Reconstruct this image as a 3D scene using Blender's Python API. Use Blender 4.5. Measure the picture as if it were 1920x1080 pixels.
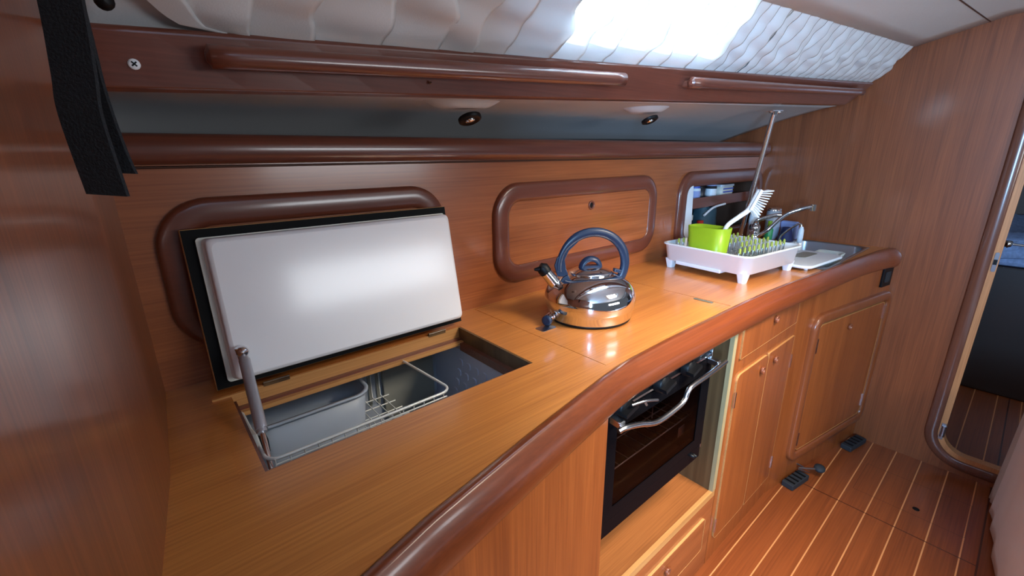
import bpy, bmesh, math, random
from mathutils import Vector, Matrix
random.seed(7)
for o in list(bpy.data.objects): bpy.data.objects.remove(o)
SC = bpy.context.scene
COL = SC.collection
H = 1.31            # eye height above the cabin sole; mesh z below is written relative to the eye
ZC = -0.393         # counter top
ZF = -1.31          # cabin sole

# ------------------------------------------------------------------ camera
cd = bpy.data.cameras.new('camera'); cam = bpy.data.objects.new('camera', cd); COL.objects.link(cam)
cd.sensor_width = 36; cd.lens = 821.7 / 1920 * 36; cd.clip_start = 0.01
vx = Vector((1015, 257, -821.7)).normalized()
vy = Vector((-726, 240, -821.7)); vy = (vy - vx * vx.dot(vy)).normalized()
vz = vx.cross(vy)
cam.matrix_world = Matrix.Translation((0, 0, H)) @ Matrix((vx, vy, vz)).to_4x4()
SC.camera = cam

# ------------------------------------------------------------------ world, sun, daylight
SC.view_settings.view_transform = 'Standard'; SC.view_settings.look = 'None'
SC.view_settings.gamma = 1; SC.view_settings.use_curve_mapping = False
SC.view_settings.exposure = 0.0
W = bpy.data.worlds.new('world'); SC.world = W; W.use_nodes = True
bg = W.node_tree.nodes['Background']
bg.inputs['Color'].default_value = (0.72, 0.84, 1.0, 1); bg.inputs['Strength'].default_value = 0.13
def area(name, loc, target, sx, sy, power, color, spread=180):
    l = bpy.data.lights.new(name, 'AREA'); l.shape = 'RECTANGLE'; l.size = sx; l.size_y = sy
    l.energy = power; l.color = color; l.spread = math.radians(spread)
    o = bpy.data.objects.new(name, l); COL.objects.link(o)
    o.location = (loc[0], loc[1], loc[2] + H)
    o.rotation_euler = (Vector(target) - Vector(loc)).to_track_quat('-Z', 'Y').to_euler()
    return o
area('light_overhead_fill', (1.18, -0.28, 0.60), (1.08, 0.32, -.4), 0.50, 0.45, 12.5, (1.0, 0.90, 0.75), 78)  # unseen fill light, added overhead to brighten the cabin
area('light_companionway', (-0.78, -0.76, 0.02), (1.3, 0.8, -0.3), 0.30, 0.70, 80, (0.34, 0.62, 1.0))
area('light_saloon_window', (1.3, -1.55, 0.02), (1.2, 0.5, -0.1), 1.2, 0.30, 14, (0.9, 0.95, 1.0))
area('light_galley_window', (0.86, 0.80, 0.42), (0.84, 0.5, 0.22), 0.50, 0.12, 62, (0.60, 0.80, 1.0))

# ------------------------------------------------------------------ materials
MATS = {}
def pmat(name, col, rough=0.5, metal=0.0, coat=0.0, spec=0.5, alpha=None, trans=0.0, bump=None, var=0.0, sheen=0.0):
    m = bpy.data.materials.new(name); m.use_nodes = True
    nt = m.node_tree; b = nt.nodes['Principled BSDF']
    b.inputs['Base Color'].default_value = (*col, 1); b.inputs['Roughness'].default_value = rough
    b.inputs['Metallic'].default_value = metal; b.inputs['Coat Weight'].default_value = coat
    b.inputs['Coat Roughness'].default_value = 0.12
    b.inputs['Specular IOR Level'].default_value = spec
    b.inputs['Transmission Weight'].default_value = trans
    b.inputs['Sheen Weight'].default_value = sheen
    tc = nt.nodes.new('ShaderNodeTexCoord')
    n = nt.nodes.new('ShaderNodeTexNoise'); n.inputs['Scale'].default_value = bump[0] if bump else 30
    n.inputs['Detail'].default_value = 4
    nt.links.new(tc.outputs['Object'], n.inputs['Vector'])
    if var > 0:
        mx = nt.nodes.new('ShaderNodeMix'); mx.data_type = 'RGBA'; mx.blend_type = 'MULTIPLY'
        mx.inputs[6].default_value = (*col, 1)
        mr = nt.nodes.new('ShaderNodeMapRange'); mr.inputs['From Min'].default_value = .3; mr.inputs['From Max'].default_value = .7
        mr.inputs['To Min'].default_value = 1 - var; mr.inputs['To Max'].default_value = 1.0
        nt.links.new(n.outputs['Fac'], mr.inputs['Value'])
        mx.inputs[0].default_value = 1.0
        nt.links.new(mr.outputs['Result'], mx.inputs[7]); nt.links.new(mx.outputs[2], b.inputs['Base Color'])
    if bump:
        bp = nt.nodes.new('ShaderNodeBump'); bp.inputs['Strength'].default_value = bump[1]; bp.inputs['Distance'].default_value = 0.002
        nt.links.new(n.outputs['Fac'], bp.inputs['Height']); nt.links.new(bp.outputs['Normal'], b.inputs['Normal'])
    MATS[name] = m; return m

def srgb(r, g, b):
    f = lambda c: (c / 255 / 12.92) if c / 255 <= 0.04045 else ((c / 255 + 0.055) / 1.055) ** 2.4
    return (f(r), f(g), f(b))

def wood(name, light, dark, axis='x', rough=0.32, coat=0.35, fine=260, along=5, contrast=1.0, rot=0.0, coat_rough=0.15):
    """varnished veneer: fine pores and slow bands stretched along one axis"""
    m = bpy.data.materials.new(name); m.use_nodes = True
    nt = m.node_tree; L = nt.links.new; b = nt.nodes['Principled BSDF']
    b.inputs['Roughness'].default_value = rough; b.inputs['Coat Weight'].default_value = coat
    b.inputs['Coat Roughness'].default_value = coat_rough
    tc = nt.nodes.new('ShaderNodeTexCoord')
    def noise(sc_al, sc_ac, detail=3, dist=0.0):
        mp = nt.nodes.new('ShaderNodeMapping')
        s = [sc_ac] * 3; s['xyz'.index(axis)] = sc_al
        mp.inputs['Scale'].default_value = s; mp.inputs['Rotation'].default_value = (0, 0, rot)
        L(tc.outputs['Object'], mp.inputs['Vector'])
        n = nt.nodes.new('ShaderNodeTexNoise'); n.inputs['Scale'].default_value = 1; n.inputs['Detail'].default_value = detail
        n.inputs['Distortion'].default_value = dist
        L(mp.outputs['Vector'], n.inputs['Vector']); return n.outputs['Fac']
    n1 = noise(along, fine, 3); n2 = noise(1.3, 28, 4, 0.6); n3 = noise(.8, 5, 2)
    def mr(v, a, c):
        r = nt.nodes.new('ShaderNodeMapRange'); r.inputs['From Min'].default_value = .3; r.inputs['From Max'].default_value = .7
        r.inputs['To Min'].default_value = a; r.inputs['To Max'].default_value = c; L(v, r.inputs['Value']); return r.outputs['Result']
    a1 = nt.nodes.new('ShaderNodeMath'); a1.operation = 'ADD'; L(mr(n1, 0, .45 * contrast), a1.inputs[0]); L(mr(n2, 0, .35 * contrast), a1.inputs[1])
    a2 = nt.nodes.new('ShaderNodeMath'); a2.operation = 'ADD'; L(a1.outputs[0], a2.inputs[0]); L(mr(n3, 0, .25), a2.inputs[1])
    mx = nt.nodes.new('ShaderNodeMix'); mx.data_type = 'RGBA'
    mx.inputs[6].default_value = (*light, 1); mx.inputs[7].default_value = (*dark, 1)
    L(a2.outputs[0], mx.inputs[0]); L(mx.outputs[2], b.inputs['Base Color'])
    bp = nt.nodes.new('ShaderNodeBump'); bp.inputs['Strength'].default_value = 0.06; bp.inputs['Distance'].default_value = 0.0006
    L(n1, bp.inputs['Height']); L(bp.outputs['Normal'], b.inputs['Normal'])
    MATS[name] = m; return m

wl, wd = srgb(196, 118, 66), srgb(134, 70, 36)
wood('veneer_x', srgb(184, 106, 58), srgb(128, 66, 34), 'x')
wood('veneer_z', srgb(178, 98, 45), srgb(122, 58, 26), 'z')
wood('veneer_y', wl, wd, 'y')
wood('bulkhead', srgb(162, 90, 50), srgb(108, 56, 30), 'z', rough=0.38, coat=0.45, coat_rough=0.13)
wood('counter', srgb(226, 148, 74), srgb(164, 90, 38), 'x', rough=0.30, coat=0.45, contrast=.9, coat_rough=0.12)
wood('nosing', srgb(142, 68, 32), srgb(98, 44, 20), 'x', rough=0.32, coat=0.4, coat_rough=0.12, contrast=.8)
wood('mahogany', srgb(130, 72, 54), srgb(94, 50, 38), 'x', rough=0.28, coat=0.6)
wood('mahogany_z', srgb(128, 76, 54), srgb(92, 52, 38), 'z', rough=0.28, coat=0.6)
wood('locker_frame', srgb(120, 64, 46), srgb(88, 44, 32), 'x', rough=0.28, coat=0.6, contrast=.6)
wood('cab_frame', srgb(150, 80, 42), srgb(104, 54, 28), 'z', rough=0.3, coat=0.5, contrast=.6)
wood('light_edge', srgb(216, 160, 98), srgb(176, 118, 64), 'x', rough=0.4, coat=.1)
wood('pale_edge', srgb(190, 172, 130), srgb(150, 130, 92), 'z', rough=0.45, coat=.1)
wood('door_edge', srgb(226, 160, 104), srgb(176, 112, 66), 'z', rough=0.4, coat=.1)
wood('dark_ply', srgb(120, 92, 60), srgb(70, 48, 30), 'z', rough=0.35, coat=.3, fine=60, along=1.2)
wood('recess_ply', srgb(172, 104, 54), srgb(122, 68, 32), 'x', rough=0.35, coat=.3)
pmat('joint', srgb(70, 36, 20), 0.6)
pmat('liner', srgb(196, 198, 200), 0.6, bump=(300, .1))
pmat('headliner', srgb(214, 210, 205), 0.75, bump=(420, .35))
pmat('steel', (0.78, 0.79, 0.82), 0.22, metal=1)
pmat('polished', (0.80, 0.80, 0.82), 0.05, metal=1)
pmat('brushed', (0.45, 0.48, 0.52), 0.28, metal=1)
pmat('bronze_knob', srgb(132, 72, 46), 0.3, metal=0.0, coat=.5)
pmat('black', srgb(12, 12, 14), 0.45, spec=.25)
pmat('black_gloss', (0.004, 0.004, 0.005), 0.12, spec=.03)
pmat('gasket', srgb(9, 9, 10), 0.7, spec=.2)
pmat('rubber', srgb(38, 42, 46), 0.7, bump=(200, .3))
pmat('strap', srgb(26, 29, 33), 0.95, bump=(500, .8), sheen=.0)
pmat('lid_white', srgb(246, 244, 246), 0.22, coat=.4)
pmat('white_plastic', srgb(238, 242, 246), 0.35)
pmat('cream_plastic', srgb(226, 226, 214), 0.4)
pmat('fridge_liner_dim', srgb(170, 178, 190), 0.45)  # white liner coloured bluish grey, painting in the dim interior
pmat('fridge_side_lit', srgb(206, 218, 240), 0.35)  # right wall of the same liner, coloured brighter as its lit side
pmat('bin', srgb(182, 190, 200), 0.35)
pmat('wire', srgb(232, 232, 226), 0.35, metal=.2)
pmat('green', srgb(150, 182, 34), 0.35)
pmat('green_tip', srgb(150, 158, 52), 0.45)
pmat('handle_blue', srgb(28, 42, 66), 0.35)
pmat('gas_strut', srgb(186, 186, 192), 0.35, metal=.6)
pmat('brush_white', srgb(244, 246, 248), 0.5)
pmat('cloth', srgb(232, 236, 240), 0.9, bump=(600, .5), sheen=.3)
pmat('cloth_shaded', srgb(196, 196, 194), 0.9, bump=(600, .5), sheen=.3)  # same cover cloth in a darker colour, painting shade on its turned corner
pmat('bedding', srgb(150, 172, 214), 0.9, bump=(60, .8), var=.35)
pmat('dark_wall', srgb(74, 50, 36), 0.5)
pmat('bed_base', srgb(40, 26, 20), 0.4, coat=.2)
pmat('red', srgb(196, 50, 40), 0.4)
pmat('navy', srgb(24, 34, 78), 0.6)
pmat('teal', srgb(50, 78, 88), 0.6)
pmat('soap_green', srgb(40, 150, 84), 0.35)
pmat('label_blue', srgb(60, 90, 190), 0.4)
pmat('jar_dark', srgb(52, 50, 52), 0.3)
pmat('lavender', srgb(150, 160, 205), 0.7)
pmat('door_rack', (0.7, 0.66, 0.62), 0.3, metal=1)
pmat('board_grey', srgb(150, 150, 140), 0.4)

# clear-ish smoked glass
m = pmat('oven_glass', (0.55, 0.45, 0.44), 0.03, trans=1.0, spec=.08); m.node_tree.nodes['Principled BSDF'].inputs['IOR'].default_value = 1.12

# curtain: thin cloth, half diffuse half translucent
m = bpy.data.materials.new('curtain'); m.use_nodes = True; nt = m.node_tree; nt.nodes.clear()
out = nt.nodes.new('ShaderNodeOutputMaterial'); d = nt.nodes.new('ShaderNodeBsdfDiffuse'); t = nt.nodes.new('ShaderNodeBsdfTranslucent'); mx = nt.nodes.new('ShaderNodeMixShader')
d.inputs['Color'].default_value = (*srgb(246, 242, 240), 1); t.inputs['Color'].default_value = (*srgb(220, 226, 228), 1)
mx.inputs[0].default_value = .30
tc = nt.nodes.new('ShaderNodeTexCoord'); nn = nt.nodes.new('ShaderNodeTexNoise'); nn.inputs['Scale'].default_value = 500; bp = nt.nodes.new('ShaderNodeBump')
bp.inputs['Strength'].default_value = .3; bp.inputs['Distance'].default_value = .001
nt.links.new(tc.outputs['Object'], nn.inputs['Vector']); nt.links.new(nn.outputs['Fac'], bp.inputs['Height']); nt.links.new(bp.outputs['Normal'], d.inputs['Normal'])
nt.links.new(d.outputs[0], mx.inputs[1]); nt.links.new(t.outputs[0], mx.inputs[2]); nt.links.new(mx.outputs[0], out.inputs[0])
MATS['curtain'] = m

# floor: red-brown sole planks with pale inlaid strips, dark panel joints
def floor_mat():
    m = wood('sole', srgb(162, 84, 40), srgb(112, 54, 25), 'x', rough=0.32, coat=0.3, fine=200, along=4)
    nt = m.node_tree; L = nt.links.new; b = nt.nodes['Principled BSDF']
    src = b.inputs['Base Color'].links[0].from_socket
    tc = nt.nodes.new('ShaderNodeTexCoord'); sp = nt.nodes.new('ShaderNodeSeparateXYZ'); L(tc.outputs['Object'], sp.inputs[0])
    def M(op, a, c=None, d=None):
        n = nt.nodes.new('ShaderNodeMath'); n.operation = op
        for i, v in enumerate((a, c, d)):
            if v is None: continue
            if isinstance(v, (int, float)): n.inputs[i].default_value = v
            else: L(v, n.inputs[i])
        return n.outputs[0]
    x, y = sp.outputs[0], sp.outputs[1]
    fr = M('FRACT', M('DIVIDE', M('SUBTRACT', y, 0.4262 - 0.0857 * 20.5), 0.0857))
    stripe = M('LESS_THAN', M('ABSOLUTE', M('SUBTRACT', fr, 0.5)), 0.024)
    def line(v, p, hw): return M('LESS_THAN', M('ABSOLUTE', M('SUBTRACT', v, p)), hw)
    def between(v, a, c): return M('MULTIPLY', M('GREATER_THAN', v, a), M('LESS_THAN', v, c))
    j1 = M('MULTIPLY', line(x, 1.885, .0022), M('GREATER_THAN', y, -.128))
    j2 = line(y, -.130, .0026)
    jj = M('MAXIMUM', j1, j2)
    # small lift-out hatch outline: faint
    h1 = M('MULTIPLY', M('MAXIMUM', line(x, 2.01, .0014), line(x, 2.235, .0014)), between(y, -.09, .235))
    h2 = M('MULTIPLY', M('MAXIMUM', line(y, -.09, .0012), line(y, .235, .0012)), between(x, 2.01, 2.235))
    hh = M('MULTIPLY', M('MAXIMUM', h1, h2), .55)
    mx = nt.nodes.new('ShaderNodeMix'); mx.data_type = 'RGBA'; L(stripe, mx.inputs[0]); L(src, mx.inputs[6]); mx.inputs[7].default_value = (*srgb(222, 150, 92), 1)
    m2 = nt.nodes.new('ShaderNodeMix'); m2.data_type = 'RGBA'; L(M('MAXIMUM', jj, hh), m2.inputs[0]); L(mx.outputs[2], m2.inputs[6]); m2.inputs[7].default_value = (*srgb(72, 30, 16), 1)
    L(m2.outputs[2], b.inputs['Base Color'])
floor_mat()

# ------------------------------------------------------------------ mesh helpers
class MB:
    def __init__(s): s.bm = bmesh.new(); s.sm = []
    def face(s, vs, smooth=False):
        try: f = s.bm.faces.new(vs); f.smooth = smooth; return f
        except ValueError: return None
    def hexa(s, P, smooth=False):           # 8 points: bottom 4 ccw, top 4 ccw
        v = [s.bm.verts.new(p) for p in P]
        for q in ((3, 2, 1, 0), (4, 5, 6, 7), (0, 1, 5, 4), (1, 2, 6, 5), (2, 3, 7, 6), (3, 0, 4, 7)): s.face([v[i] for i in q], smooth)
        return s
    def box(s, x0, x1, y0, y1, z0, z1):
        return s.hexa([(x0, y0, z0), (x1, y0, z0), (x1, y1, z0), (x0, y1, z0), (x0, y0, z1), (x1, y0, z1), (x1, y1, z1), (x0, y1, z1)])
    def obox(s, c, ax, ay, az, hx, hy, hz):  # oriented
        c = Vector(c); ax, ay, az = Vector(ax).normalized(), Vector(ay).normalized(), Vector(az).normalized()
        P = [c + ax * (i * hx) + ay * (j * hy) + az * (k * hz) for k in (-1, 1) for i, j in ((-1, -1), (1, -1), (1, 1), (-1, 1))]
        return s.hexa(P)
    def prism(s, pts, off, smooth=False):    # planar outline pushed along off
        off = Vector(off); a = [s.bm.verts.new(p) for p in pts]; b = [s.bm.verts.new(Vector(p) + off) for p in pts]
        n = len(pts); s.face(a[::-1]); s.face(b)
        for i in range(n): s.face([a[i], a[(i + 1) % n], b[(i + 1) % n], b[i]], smooth)
        return s
    def ringstack(s, rings, closed_u=True, cap=True, smooth=True, loop=False):
        R = [[s.bm.verts.new(p) for p in r] for r in rings]
        n = len(R[0]); m = len(R)
        for i in range(m if loop else m - 1):
            A, B = R[i], R[(i + 1) % m]
            for j in range(n if closed_u else n - 1):
                s.face([A[j], A[(j + 1) % n], B[(j + 1) % n], B[j]], smooth)
        if cap and closed_u and not loop:
            for r_, rev in ((rings[0], True), (rings[-1], False)):
                c = sum((Vector(p) for p in r_), Vector()) / len(r_)
                if max((Vector(p) - c).length for p in r_) < 1e-4: continue
                vs = [s.bm.verts.new(p) for p in r_]; s.face(vs[::-1] if rev else vs)
        return s
    def tube(s, pts, r, n=10, loop=False, cap=True, rb=None, up=None):
        pts = [Vector(p) for p in pts]; m = len(pts); rings = []; prev = None
        for i, p in enumerate(pts):
            if loop: t = pts[(i + 1) % m] - pts[i - 1]
            else: t = pts[min(i + 1, m - 1)] - pts[max(i - 1, 0)]
            t.normalize()
            if up is not None: u = Vector(up)
            elif prev is None: u = Vector((0, 0, 1)) if abs(t.z) < .9 else Vector((1, 0, 0))
            else: u = prev
            a = (u - t * u.dot(t)).normalized(); prev = a; b = t.cross(a)
            ri = r[i] if isinstance(r, (list, tuple)) else r
            rbi = ri if rb is None else (rb[i] if isinstance(rb, (list, tuple)) else rb)
            rings.append([p + a * (ri * math.cos(2 * math.pi * k / n)) + b * (rbi * math.sin(2 * math.pi * k / n)) for k in range(n)])
        return s.ringstack(rings, cap=cap, loop=loop)
    def lathe(s, prof, c=(0, 0, 0), axis=(0, 0, 1), n=32, cap=True):
        ax = Vector(axis).normalized(); u = ax.orthogonal().normalized(); w = ax.cross(u); c = Vector(c)
        rings = [[c + ax * h + (u * math.cos(2 * math.pi * k / n) + w * math.sin(2 * math.pi * k / n)) * max(r, 1e-5) for k in range(n)] for r, h in prof]
        return s.ringstack(rings, cap=cap)
    def sweep(s, prof, path, N, loop=False, smooth=True, cap=True):
        """profile (side, normal) swept; side = T x N"""
        N = Vector(N).normalized(); P = [Vector(p) for p in path]; m = len(P); rings = []
        for i, p in enumerate(P):
            if loop: d1, d2 = (P[i] - P[i - 1]).normalized(), (P[(i + 1) % m] - P[i]).normalized()
            else:
                d1 = (P[i] - P[i - 1]).normalized() if i > 0 else None; d2 = (P[i + 1] - P[i]).normalized() if i < m - 1 else None
                d1 = d1 or d2; d2 = d2 or d1
            t = (d1 + d2).normalized(); side = t.cross(N).normalized(); k = 1 / max(.3, side.dot(d1.cross(N).normalized()))
            rings.append([p + side * (a * k) + N * b for a, b in prof])
        return s.ringstack(rings, loop=loop, smooth=smooth, cap=cap)
    def build(s, name, mat, parent=None, bevel=0.0, seg=2, loc=None, tag=None, kind=None, autos=False, solid=0.0, subsurf=0):
        bm = s.bm; bmesh.ops.recalc_face_normals(bm, faces=bm.faces[:])
        base = Vector((0, 0, 0))
        if parent is not None:
            q = parent
            while q is not None: base += q.location; q = q.parent
        elif loc is not None: base = Vector((loc[0], loc[1], loc[2] + H))
        for v in bm.verts: v.co = v.co + Vector((0, 0, H)) - base
        me = bpy.data.meshes.new(name); bm.to_mesh(me); bm.free()
        o = bpy.data.objects.new(name, me); COL.objects.link(o)
        if parent is not None: o.parent = parent
        elif loc is not None: o.location = base
        me.materials.append(MATS[mat])
        if bevel > 0:
            b = o.modifiers.new('bevel', 'BEVEL'); b.width = bevel; b.segments = seg; b.limit_method = 'ANGLE'; b.angle_limit = .6
        if solid > 0:
            b = o.modifiers.new('solid', 'SOLIDIFY'); b.thickness = solid; b.offset = 0
        if subsurf:
            b = o.modifiers.new('sub', 'SUBSURF'); b.levels = subsurf; b.render_levels = subsurf
        if kind: o['kind'] = kind
        if tag: settag(o, *tag)
        return o
def settag(o, label, cat, group=None):
    o['label'] = label; o['category'] = cat
    if group: o['group'] = group
def thing(name, loc, label, cat, group=None):
    o = bpy.data.objects.new(name, None); COL.objects.link(o); o.location = (loc[0], loc[1], loc[2] + H); o.empty_display_size = .05
    settag(o, label, cat, group); return o
def copy_tree(o, parent=None):
    c = o.copy(); COL.objects.link(c)
    if parent is not None: c.parent = parent
    for ch in [k for k in bpy.data.objects if k.parent == o]: copy_tree(ch, c)
    return c
def rrect(cx, cz, w, h, r, seg=8, conv=lambda a, b: (a, 0, b)):
    pts = []
    for (sx, sz, a0) in ((1, 1, 0), (-1, 1, 90), (-1, -1, 180), (1, -1, 270)):
        for k in range(seg + 1):
            a = math.radians(a0 + 90 * k / seg)
            pts.append(conv(cx + sx * (w / 2 - r) + r * math.cos(a), cz + sz * (h / 2 - r) + r * math.sin(a)))
    return pts
def halfround(w, h, n=8, base=0.0, flat=.35):
    """rounded moulding profile, width w (centred), height h"""
    pts = [(-w / 2, base)]
    for k in range(n + 1):
        a = math.pi - math.pi * k / n
        c, s_ = math.cos(a), math.sin(a)
        pts.append((w / 2 * math.copysign(abs(c) ** .6, c) if abs(c) > 1e-6 else 0, h * s_ ** .55 if s_ > 1e-6 else 0.0001))
    pts.append((w / 2, base)); return pts

def smoothpath(pts, n=6):
    P = [Vector(p) for p in pts]; out = []
    for i in range(len(P) - 1):
        p0 = P[max(i - 1, 0)]; p1 = P[i]; p2 = P[i + 1]; p3 = P[min(i + 2, len(P) - 1)]
        for k in range(n):
            t = k / n
            out.append(.5 * ((2 * p1) + (p2 - p0) * t + (2 * p0 - 5 * p1 + 4 * p2 - p3) * t * t + (3 * p1 - p0 - 3 * p2 + p3) * t ** 3))
    out.append(P[-1]); return out

# ================================================================== SETTING
XB = 2.434; YW = 0.923
MB().box(-1.6, XB, -1.6, 1.0, ZF - .04, ZF).build('floor', 'sole', kind='structure')
# left bulkhead beside the camera, lengthened out of view to shade the counter
MB().prism([(x, y, ZF) for x, y in ((-.150, -.14), (-.108, -.14), (-.074, .25), (-.052, .47), (-.034, .65), (-.022, .985), (-.075, .985))], (0, 0, -ZF + .34)).build('wall_left', 'bulkhead', kind='structure', bevel=.003)

# back panel with a hole for the open locker
HX0, HX1, HZ0, HZ1 = 1.70, 2.385, -.385, -.112
b = MB(); B0, B1 = YW, YW + .014
b.box(-.03, HX0, B0, B1, -.424, .03); b.box(HX1, XB, B0, B1, -.424, .03); b.box(HX0, HX1, B0, B1, HZ1, .03); b.box(HX0, HX1, B0, B1, -.424, HZ0)
b.build('wall_back', 'veneer_x', kind='structure')
# the niche behind the open locker
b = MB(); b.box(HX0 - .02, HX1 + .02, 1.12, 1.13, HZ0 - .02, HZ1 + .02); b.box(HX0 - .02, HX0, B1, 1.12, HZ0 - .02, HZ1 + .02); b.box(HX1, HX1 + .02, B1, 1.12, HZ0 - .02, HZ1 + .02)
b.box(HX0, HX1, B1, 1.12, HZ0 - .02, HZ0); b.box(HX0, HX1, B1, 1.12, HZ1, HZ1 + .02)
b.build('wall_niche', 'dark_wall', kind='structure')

# hull liner: curved moulding from behind the beam down to behind the rail
def liner_z(x, t):      # t 0 at beam, 1 at back
    f = min(1, max(0, (x + .004) / 2.438))
    z0 = .072 + .125 * f; z1 = .030 + .020 * f
    right = z0 + (z1 - z0) * (t ** 1.25)
    left = z0 + .030 * math.sin(min(1, t * 1.3) * math.pi / 2) - (.115 * max(0, (t - .45) / .55) ** 1.6)
    g = f ** .8
    return left * (1 - g) + right * g
b = MB(); rows = []
NX = 50
for i in range(NX + 1):
    x = -.045 + (XB + .045) * i / NX
    rows.append([(x, .66 + .52 * t, liner_z(x, t) + .004) for t in [k / 14 for k in range(15)]])
b.ringstack(rows, closed_u=False, cap=False)
b.build('wall_liner', 'liner', kind='structure', solid=.006)
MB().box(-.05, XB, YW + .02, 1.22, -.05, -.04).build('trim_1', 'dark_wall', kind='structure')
MB().box(-.05, XB, 1.175, 1.20, -.04, .12).build('trim_shade', 'dark_wall', kind='structure')  # dark sheet behind the shelf rail, painting in the shade of the recess

# cabin side (behind the curtain) with window opening: a slanted board
A0 = Vector((-.01, .640, .128)); A1 = Vector((2.434, .540, .279)); T1 = Vector((2.434, .436, .393)); T0 = Vector((0, .522, .258))
def side(u, v, off=0.0):        # u 0..1 along, v 0..1 bottom->top, off outward from the cabin
    p = (A0 * (1 - u) + A1 * u) * (1 - v) + (T0 * (1 - u) + T1 * u) * v
    nrm = (A1 - A0).cross(T1 - A1).normalized()
    if nrm.y < 0: nrm = -nrm
    return p + nrm * off
def slab(b, u0, u1, v0, v1, o0=.022, o1=.034):
    b.hexa([side(u0, v0, o0), side(u1, v0, o0), side(u1, v0, o1), side(u0, v0, o1), side(u0, v1, o0), side(u1, v1, o0), side(u1, v1, o1), side(u0, v1, o1)])
WU0, WU1, WV0, WV1 = .250, .455, .16, 1.03
b = MB(); slab(b, -.03, WU0, -.42, 1.25); slab(b, WU1, 1.0, -.42, 1.25); slab(b, WU0, WU1, -.42, WV0); slab(b, WU0, WU1, WV1, 1.25)
for k in range(12):      # unseen returns down to the liner, added to stop window light leaking
    xa, xb = -.03 + (XB + .03) * k / 12, -.03 + (XB + .03) * (k + 1) / 12
    q = [side(xx / XB, -.30, .034) for xx in (xa, xb)]
    b.hexa([(xa, .664, liner_z(xa, 0) + .004), (xb, .664, liner_z(xb, 0) + .004), (xb, .670, liner_z(xb, 0) + .004), (xa, .670, liner_z(xa, 0) + .004), q[0], q[1], q[1] + Vector((0, .006, 0)), q[0] + Vector((0, .006, 0))])
b.build('wall_side', 'liner', kind='structure')
b = MB()
for (a0, a1, c0, c1) in ((WU0, WU1, WV0 - .03, WV0 + .04), (WU0, WU1, WV1 - .04, WV1 + .03), (WU0 - .004, WU0 + .006, WV0, WV1), (WU1 - .006, WU1 + .004, WV0, WV1)):
    slab(b, a0, a1, c0, c1, .0105, .045)
b.build('window_1', 'steel', kind='structure')  # frame deepened toward the curtain as an unseen light baffle
# ceiling: shallow crowned headliner, ruled between the two bulkheads, with an unseen opening added for the overhead fill light
def cz(x, y):
    dz = -.135 * (1 - (x / XB))
    if y > .436: z = .393 + (.436 - y) * .9
    else:
        t = .436 - y; z = .393 + .245 * t * (1 - .0 * t) if t < .24 else .452 + .07 * (t - .24) ** 1
        if t >= .24: z = .393 + .245 * .24 + .06 * (t - .24)
    return z + dz * (1 if y > .2 else max(.35, 1 - (.2 - y) * .9))
b = MB(); xs = [-.9 + i * (XB + .9) / 26 for i in range(27)]; ys = [.436, .38, .30, .20, .05, -.05, -.15, -.25, -.35, -.45, -.55, -.7, -.9, -1.2, -1.6]
G = [[b.bm.verts.new((x, y + .086 * (1 - x / XB), cz(x, y) + .004)) for y in ys] for x in xs]
for i in range(len(xs) - 1):
    for j in range(len(ys) - 1):
        xm = (xs[i] + xs[i + 1]) / 2; ym = (ys[j] + ys[j + 1]) / 2
        if .88 < xm < 1.42 and -.55 < ym < -.05: continue
        b.face([G[i][j], G[i + 1][j], G[i + 1][j + 1], G[i][j + 1]], True)
b.build('ceiling', 'headliner', kind='structure', solid=.008)
# groove between two headliner panels
b = MB(); pa = []
for k in range(14):
    x = 1.2 + (XB - 1.2) * k / 13; y = .241 - .0 * k; pa.append((x, y + .086 * (1 - x / XB), cz(x, y) - .0015))
b.sweep([(-.0015, 0), (.0015, 0), (.0015, .003), (-.0015, .003)], pa, (0, 0, 1), smooth=False)
b.build('trim_3', 'joint', kind='structure')

# right bulkhead with doorway (rounded lower corner)
DY = .044; DZ = -1.225; DR = .085          # clear opening edge
b = MB()
def bpt(y, z): return (XB, y, z)
# hull-side outline of the bulkhead from door edge to the hull
arc = []
for k in range(9):
    a = math.radians(180 + 90 * k / 8)
    # corner centre
    cy, czz = DY - DR, DZ + DR
    arc.append((cy - DR * math.cos(a), czz + DR * math.sin(a)))
top = []
ol = [(-.75, ZF), (1.16, ZF), (1.16, .14), (1.10, .15), (.93, .18), (.79, .22), (.67, .27), (.60, .30), (.54, .33), (.436, .405), (.241, .455), (.10, .462), (DY, .464)]
ol += [(DY, DZ + DR)] + arc + [(-.75, DZ)]
b.prism([bpt(y, z) for y, z in ol], (.028, 0, 0))
b.build('wall_right', 'bulkhead', kind='structure')
# door frame moulding on the bulkhead + pale jamb + latch plate
dr = thing('trim_4', (XB, .08, -.6), 'dark moulded frame round the doorway', 'frame'); del dr['label'], dr['category']; dr['kind'] = 'structure'
path = [(XB, DY + .040, .46), (XB, DY + .040, DZ + DR)] + [(XB, (DY - DR) + (DR + .040) * math.cos(math.radians(-90 * k / 10)), (DZ + DR) + (DR + .040) * math.sin(math.radians(-90 * k / 10))) for k in range(1, 11)] + [(XB, -.75, DZ - .040)]
prof = [(-.022, 0), (-.021, .008), (-.017, .012), (0, .013), (.016, .012), (.020, .008), (.021, 0)]
MB().sweep(prof, path, (-1, 0, 0)).build('moulding', 'mahogany_z', dr)
path2 = [(XB + .001, DY + .009, .46), (XB + .001, DY + .009, DZ + DR)] + [(XB + .001, (DY - DR) + (DR + .009) * math.cos(math.radians(-90 * k / 10)), (DZ + DR) + (DR + .009) * math.sin(math.radians(-90 * k / 10))) for k in range(1, 11)] + [(XB + .001, -.75, DZ - .009)]
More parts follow.
